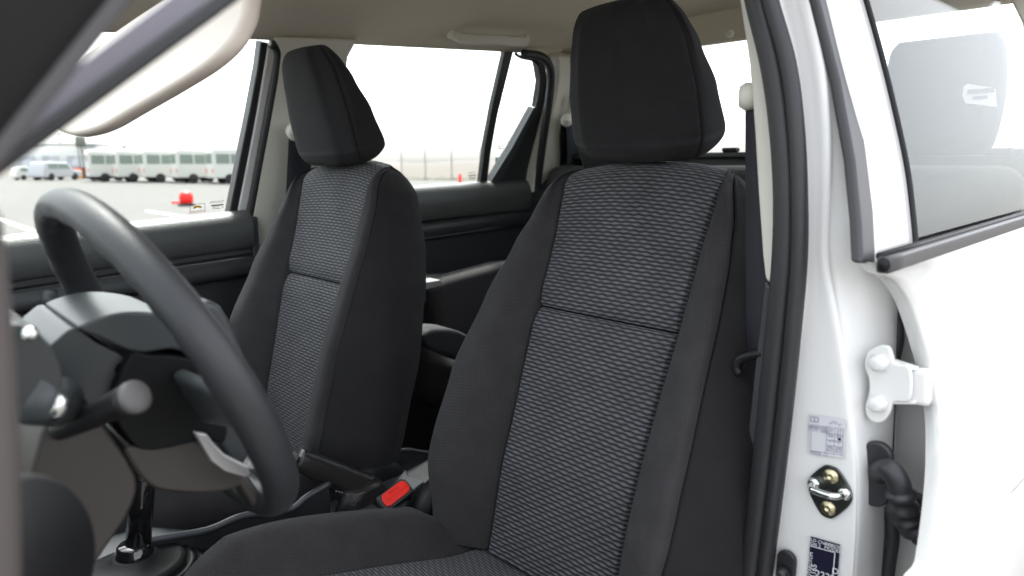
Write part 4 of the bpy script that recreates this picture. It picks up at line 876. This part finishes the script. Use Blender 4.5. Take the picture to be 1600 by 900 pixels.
# buckle
kc = aX(618, 772, -.045); kd = (aX(636, 756, -.045)-aX(600, 788, -.045)); 
kb = empty('belt_buckle', kc, 'seat belt buckle with red PRESS button beside the driver seat', 'belt buckle')
ku = (aX(634, 757, -.045)-aX(603, 781, -.045)).normalized(); kn = Vector((-.62, .35, .70)); kn = (kn-ku*kn.dot(ku)).normalized(); ks = ku.cross(kn)
def kl(pts, h): return [kc+ku*a+ks*b+kn*h for a, b in pts]
slab('housing', kl([(-.030, -.017), (.026, -.017), (.032, -.011), (.032, .011), (.026, .016), (-.030, .016), (-.033, .010), (-.033, -.011)], -.004), kn*-.030, SMOOTHP, kb, bevel=.004)
slab('bezel', kl([(-.029, -.0155), (.025, -.0155), (.030, -.010), (.030, .010), (.025, .0145), (-.029, .0145)], -.003), kn*.0015, PLAST2, kb, bevel=.001)
bt_ = slab('release_button', kl([(-.026, -.004), (-.020, -.0125), (.021, -.0125), (.0265, -.006), (.0265, .006), (.021, .0115), (-.020, .0115), (-.026, .008)], 0), kn*.004, REDP, kb, bevel=.002)
slab('ridge', kl([(-.018, -.0012), (.024, -.0012), (.024, .0012), (-.018, .0012)], .004), kn*.0012, REDP, kb, bevel=.0005)
text('print', 'PRESS', .0085, kc+kn*.0045+ks*(-.0058), ku, kn.cross(ku), LRED, kb)
sweep('stalk', [kc-ku*.03-kn*.018, kc-ku*.06-kn*.03, kc-ku*.10-kn*.06], rrect(.012, .008, .005), PLASTIC, kb)
# small dark slider behind cushion
sl_ = box('seat_slider', aX(722, 808, -.10), (.012, .016, .007), PLAST2, None, bevel=.003); tag(sl_, 'small grey plastic catch in the gap between cushion and backrest', 'catch')

# ================================================================== STEERING WHEEL AND COLUMN
WC = Vector((-.337, .679, 1.274)); WT = .425; WR = .159
U = Vector((math.cos(.044), math.sin(.044), 0)); V = Vector((-math.sin(.044)*math.sin(WT), math.cos(.044)*math.sin(WT), math.cos(WT))); NW = U.cross(V)      # NW points to the driver
WM = Matrix((U, V, NW)).transposed()
sw_ = empty('steering_wheel', WC, 'dark grey steering wheel seen edge-on with silver spoke trim', 'steering wheel')
rim = [WC+WM@Vector((WR*math.cos(2*math.pi*i/96), WR*math.sin(2*math.pi*i/96), 0)) for i in range(96)]
rows = []
for i in range(96):
    a = 2*math.pi*i/96; rad = WM@Vector((math.cos(a), math.sin(a), 0)); g_ = 1+.05*max(0, math.cos(2*a))
    ring = []
    for k in range(24):
        b = 2*math.pi*k/24; bump_ = 1
        # finger scallops on the back of the upper rim
        if math.sin(a) > .2 and math.cos(b) < .3 and math.sin(b) < .2: bump_ = 1-.10*abs(math.sin(a*16))**2
        ring.append(rim[i]+rad*(.0134*g_*math.cos(b)*bump_)+NW*(.0156*g_*math.sin(b)*bump_))
    rows.append(ring)
rows.append(rows[0]); grid('rim', rows, WHEEL, sw_, closed=True)
def wl(x, y, z): return WC+WM@Vector((x, y, z))
def wrap_box(name, secs, m, par, **k):
    """loft of rounded rectangles along wheel axis: (z, cx, cy, hw, hh, r)"""
    rows = [[wl(cx_+a, cy_+b, z) for a, b in rrect(hw, hh, r, 5)] for z, cx_, cy_, hw, hh, r in secs]
    return grid(name, rows, m, par, closed=True, capa=True, capb=True, **k)
HXO = -.400
def hubslab(name, pl, m, par, x=HXO, w=.125, bevel=.014, n=3, dx=0):
    P = cr([aX(px, py, x) for px, py in pl], n, True); return slab(name, P, (w, 0, 0), m, par, bevel=bevel, seg=4)
hubslab('airbag_cover', [(300, 500), (335, 470), (370, 520), (395, 600), (400, 680), (375, 735), (345, 700), (310, 600)], SHROUD, sw_)
hubslab('hub_top_cover', [(121, 514), (150, 498), (190, 488), (240, 489), (285, 500), (305, 525), (308, 556), (270, 546), (225, 552), (195, 546), (160, 530)], SHROUD, sw_, x=-.395, bevel=.008)
hubslab('hub_body', [(205, 556), (235, 556), (290, 560), (330, 580), (352, 640), (352, 690), (320, 688), (240, 704), (205, 690), (175, 630)], HUBP, sw_, x=-.402)
hubslab('hub_lower_cover', [(196, 700), (240, 694), (310, 676), (345, 690), (385, 738), (380, 760), (330, 772), (270, 770), (238, 762), (214, 738)], SHROUD2, sw_, x=-.396)
def spoke(x0, y0, x1, y1, w0, w1, m, z=-.004, th=.012):
    d = Vector((x1-x0, y1-y0)).normalized(); s = Vector((-d.y, d.x))
    q = [wl(x0+s.x*w0, y0+s.y*w0, z), wl(x1+s.x*w1, y1+s.y*w1, z), wl(x1-s.x*w1, y1-s.y*w1, z), wl(x0-s.x*w0, y0-s.y*w0, z)]
    return slab('spoke', q, NW*-th, m, sw_, bevel=.005)
spoke(-.07, -.01, -.155, .004, .026, .018, SHROUD); spoke(.07, -.01, .155, .004, .026, .018, SHROUD)
spoke(-.035, -.06, -.054, -.143, .018, .012, SHROUD2); spoke(.035, -.06, .054, -.143, .018, .012, SHROUD2)
tri_ = [(302, 674), (324, 678), (336, 694), (352, 710), (388, 728), (393, 742), (386, 748), (352, 738), (330, 722)]
slab('spoke_trim', [aX(x, y, -.413) for x, y in tri_], (.006, 0, 0), SILVER, sw_, bevel=.003)
sc_ = empty('steering_column', WC-NW*.15, 'grey two-piece steering column cover with seam and lever stalk', 'steering column')
hubslab('upper_shroud', [(76, 548), (92, 528), (118, 512), (150, 535), (195, 560), (180, 580), (205, 640), (150, 640), (110, 600), (80, 580)], SHROUD, sc_, x=-.390, bevel=.012)
hubslab('lower_shroud', [(80, 640), (140, 640), (172, 676), (213, 742), (208, 790), (168, 855), (120, 920), (60, 960), (40, 800)], SHROUD2, sc_, x=-.392, w=.11, bevel=.016)
# stalk lever toward the doorway
q0 = wl(-.060, -.020, -.105); q1 = wl(-.110, -.012, -.100); 
q1 = aX(207, 622, -.475)
q0 = aX(95, 672, -.40)
sweep('indicator_stalk', [q0, q0.lerp(q1, .3), q0.lerp(q1, .75), q1], circ(.0108, .009, 18), SMOOTHP, sc_, scale=lambda t: .85+.45*t)
lathe('stalk_cap', [(.0120, 0), (.0120, .004), (.0095, .006), (.004, .0065)], q1, (q1-q0), mat('stalk_cap_grey', (.085, .080, .080), .5), sc_, n=28)
# ignition cylinder and collar
lathe('stalk_collar', [(.014, 0), (.018, .006), (.018, .04), (.014, .05)], aX(95, 628, -.42), (-.6, .4, .3), SHROUD, sc_, n=30)
lathe('ignition_ring', [(.010, 0), (.012, .004), (.006, .008)], aX(82, 632, -.455), (-.7, .5, .3), CHROME, sc_, n=20)
# ================================================================== DASHBOARD END
ds = empty('dashboard', (-.3, .95, 1.1), 'dark dashboard end at the left edge of the view', 'dashboard')
slab('dash_body', cr([Vector((-.60, y, z)) for y, z in [(.86, .70), (.84, .95), (.83, 1.10), (.86, 1.20), (.92, 1.27), (1.05, 1.30), (1.15, 1.28), (1.15, .70)]], 4, True), (1.2, 0, 0), PLASTIC, ds, bevel=.02)
hood = cr([aX(x, y, -.46) for x, y in [(10, 520), (45, 512), (70, 530), (90, 562), (98, 592), (88, 625), (60, 645), (0, 655)]], 5, True)
slab('instrument_hood', hood, (.10, 0, 0), PLASTIC, ds, bevel=.008)
lathe('hood_screw', [(.004, 0), (.005, .002), (.002, .004)], aX(48, 522, -.468), (-1, .4, .5), CHROME, ds, n=16)
ev = aX(-18, 900, -.55); lathe('vent_ring', [(.030, .012), (.044, .010), (.046, 0), (.052, .004), (.054, .016), (.050, .022)], ev, (-.75, -.55, .1), SMOOTHP, ds, n=48)
0 and slab('lower_dash_panel', cr([aX(x, y, -.42) for x, y in [(60, 700), (120, 680), (190, 700), (205, 790), (165, 860), (110, 930), (40, 960)]], 5, True), (.16, .02, 0), SHROUD2, ds, bevel=.02)
ep = [aX(x, y, -.68) for x, y in [(-120, 330), (4, 300), (20, 420), (32, 560), (38, 700), (42, 950), (-120, 950)]]
slab('dash_end_trim', ep, (.03, 0, 0), mat('warm_grey_trim', (.080, .067, .065), .5, var=.05), ds, bevel=.01)

# ================================================================== SUN VISOR
vo = [(104, 186), (112, 206), (130, 215), (150, 216), (185, 206), (230, 181), (290, 147), (345, 113), (382, 80), (402, 48), (412, 15), (408, -30), (330, -20), (200, 60), (120, 130)]
vp = at; vn = Vector((-.15, 1, .75)); vk = vn.dot(Vector((-.2, .62, 1.53)))
sv = slab('sun_visor', cr([at(x, y, vn, vk) for x, y in vo], 5, True), (-.0, .018, .004), VISOR, None, bevel=.007, seg=4); tag(sv, 'beige padded sun visor swung down under the front pillar', 'sun visor')
# windscreen
wsc = empty('windscreen', (0, 1.2, 1.2), 'raked windscreen glass in front of the dashboard', 'windscreen')
slab('glass', [(-.60, .60, 1.74), (.60, .60, 1.74), (.68, 1.28, 1.22), (-.68, 1.28, 1.22)], (0, .003, .004), GLASS, wsc, bevel=0, smooth=False)
slab('passenger_front_pillar', [(.60, .62, 1.76), (.64, .50, 1.76), (.72, 1.16, 1.24), (.68, 1.30, 1.20)], (.04, 0, 0), TRIM, cab, bevel=.006)
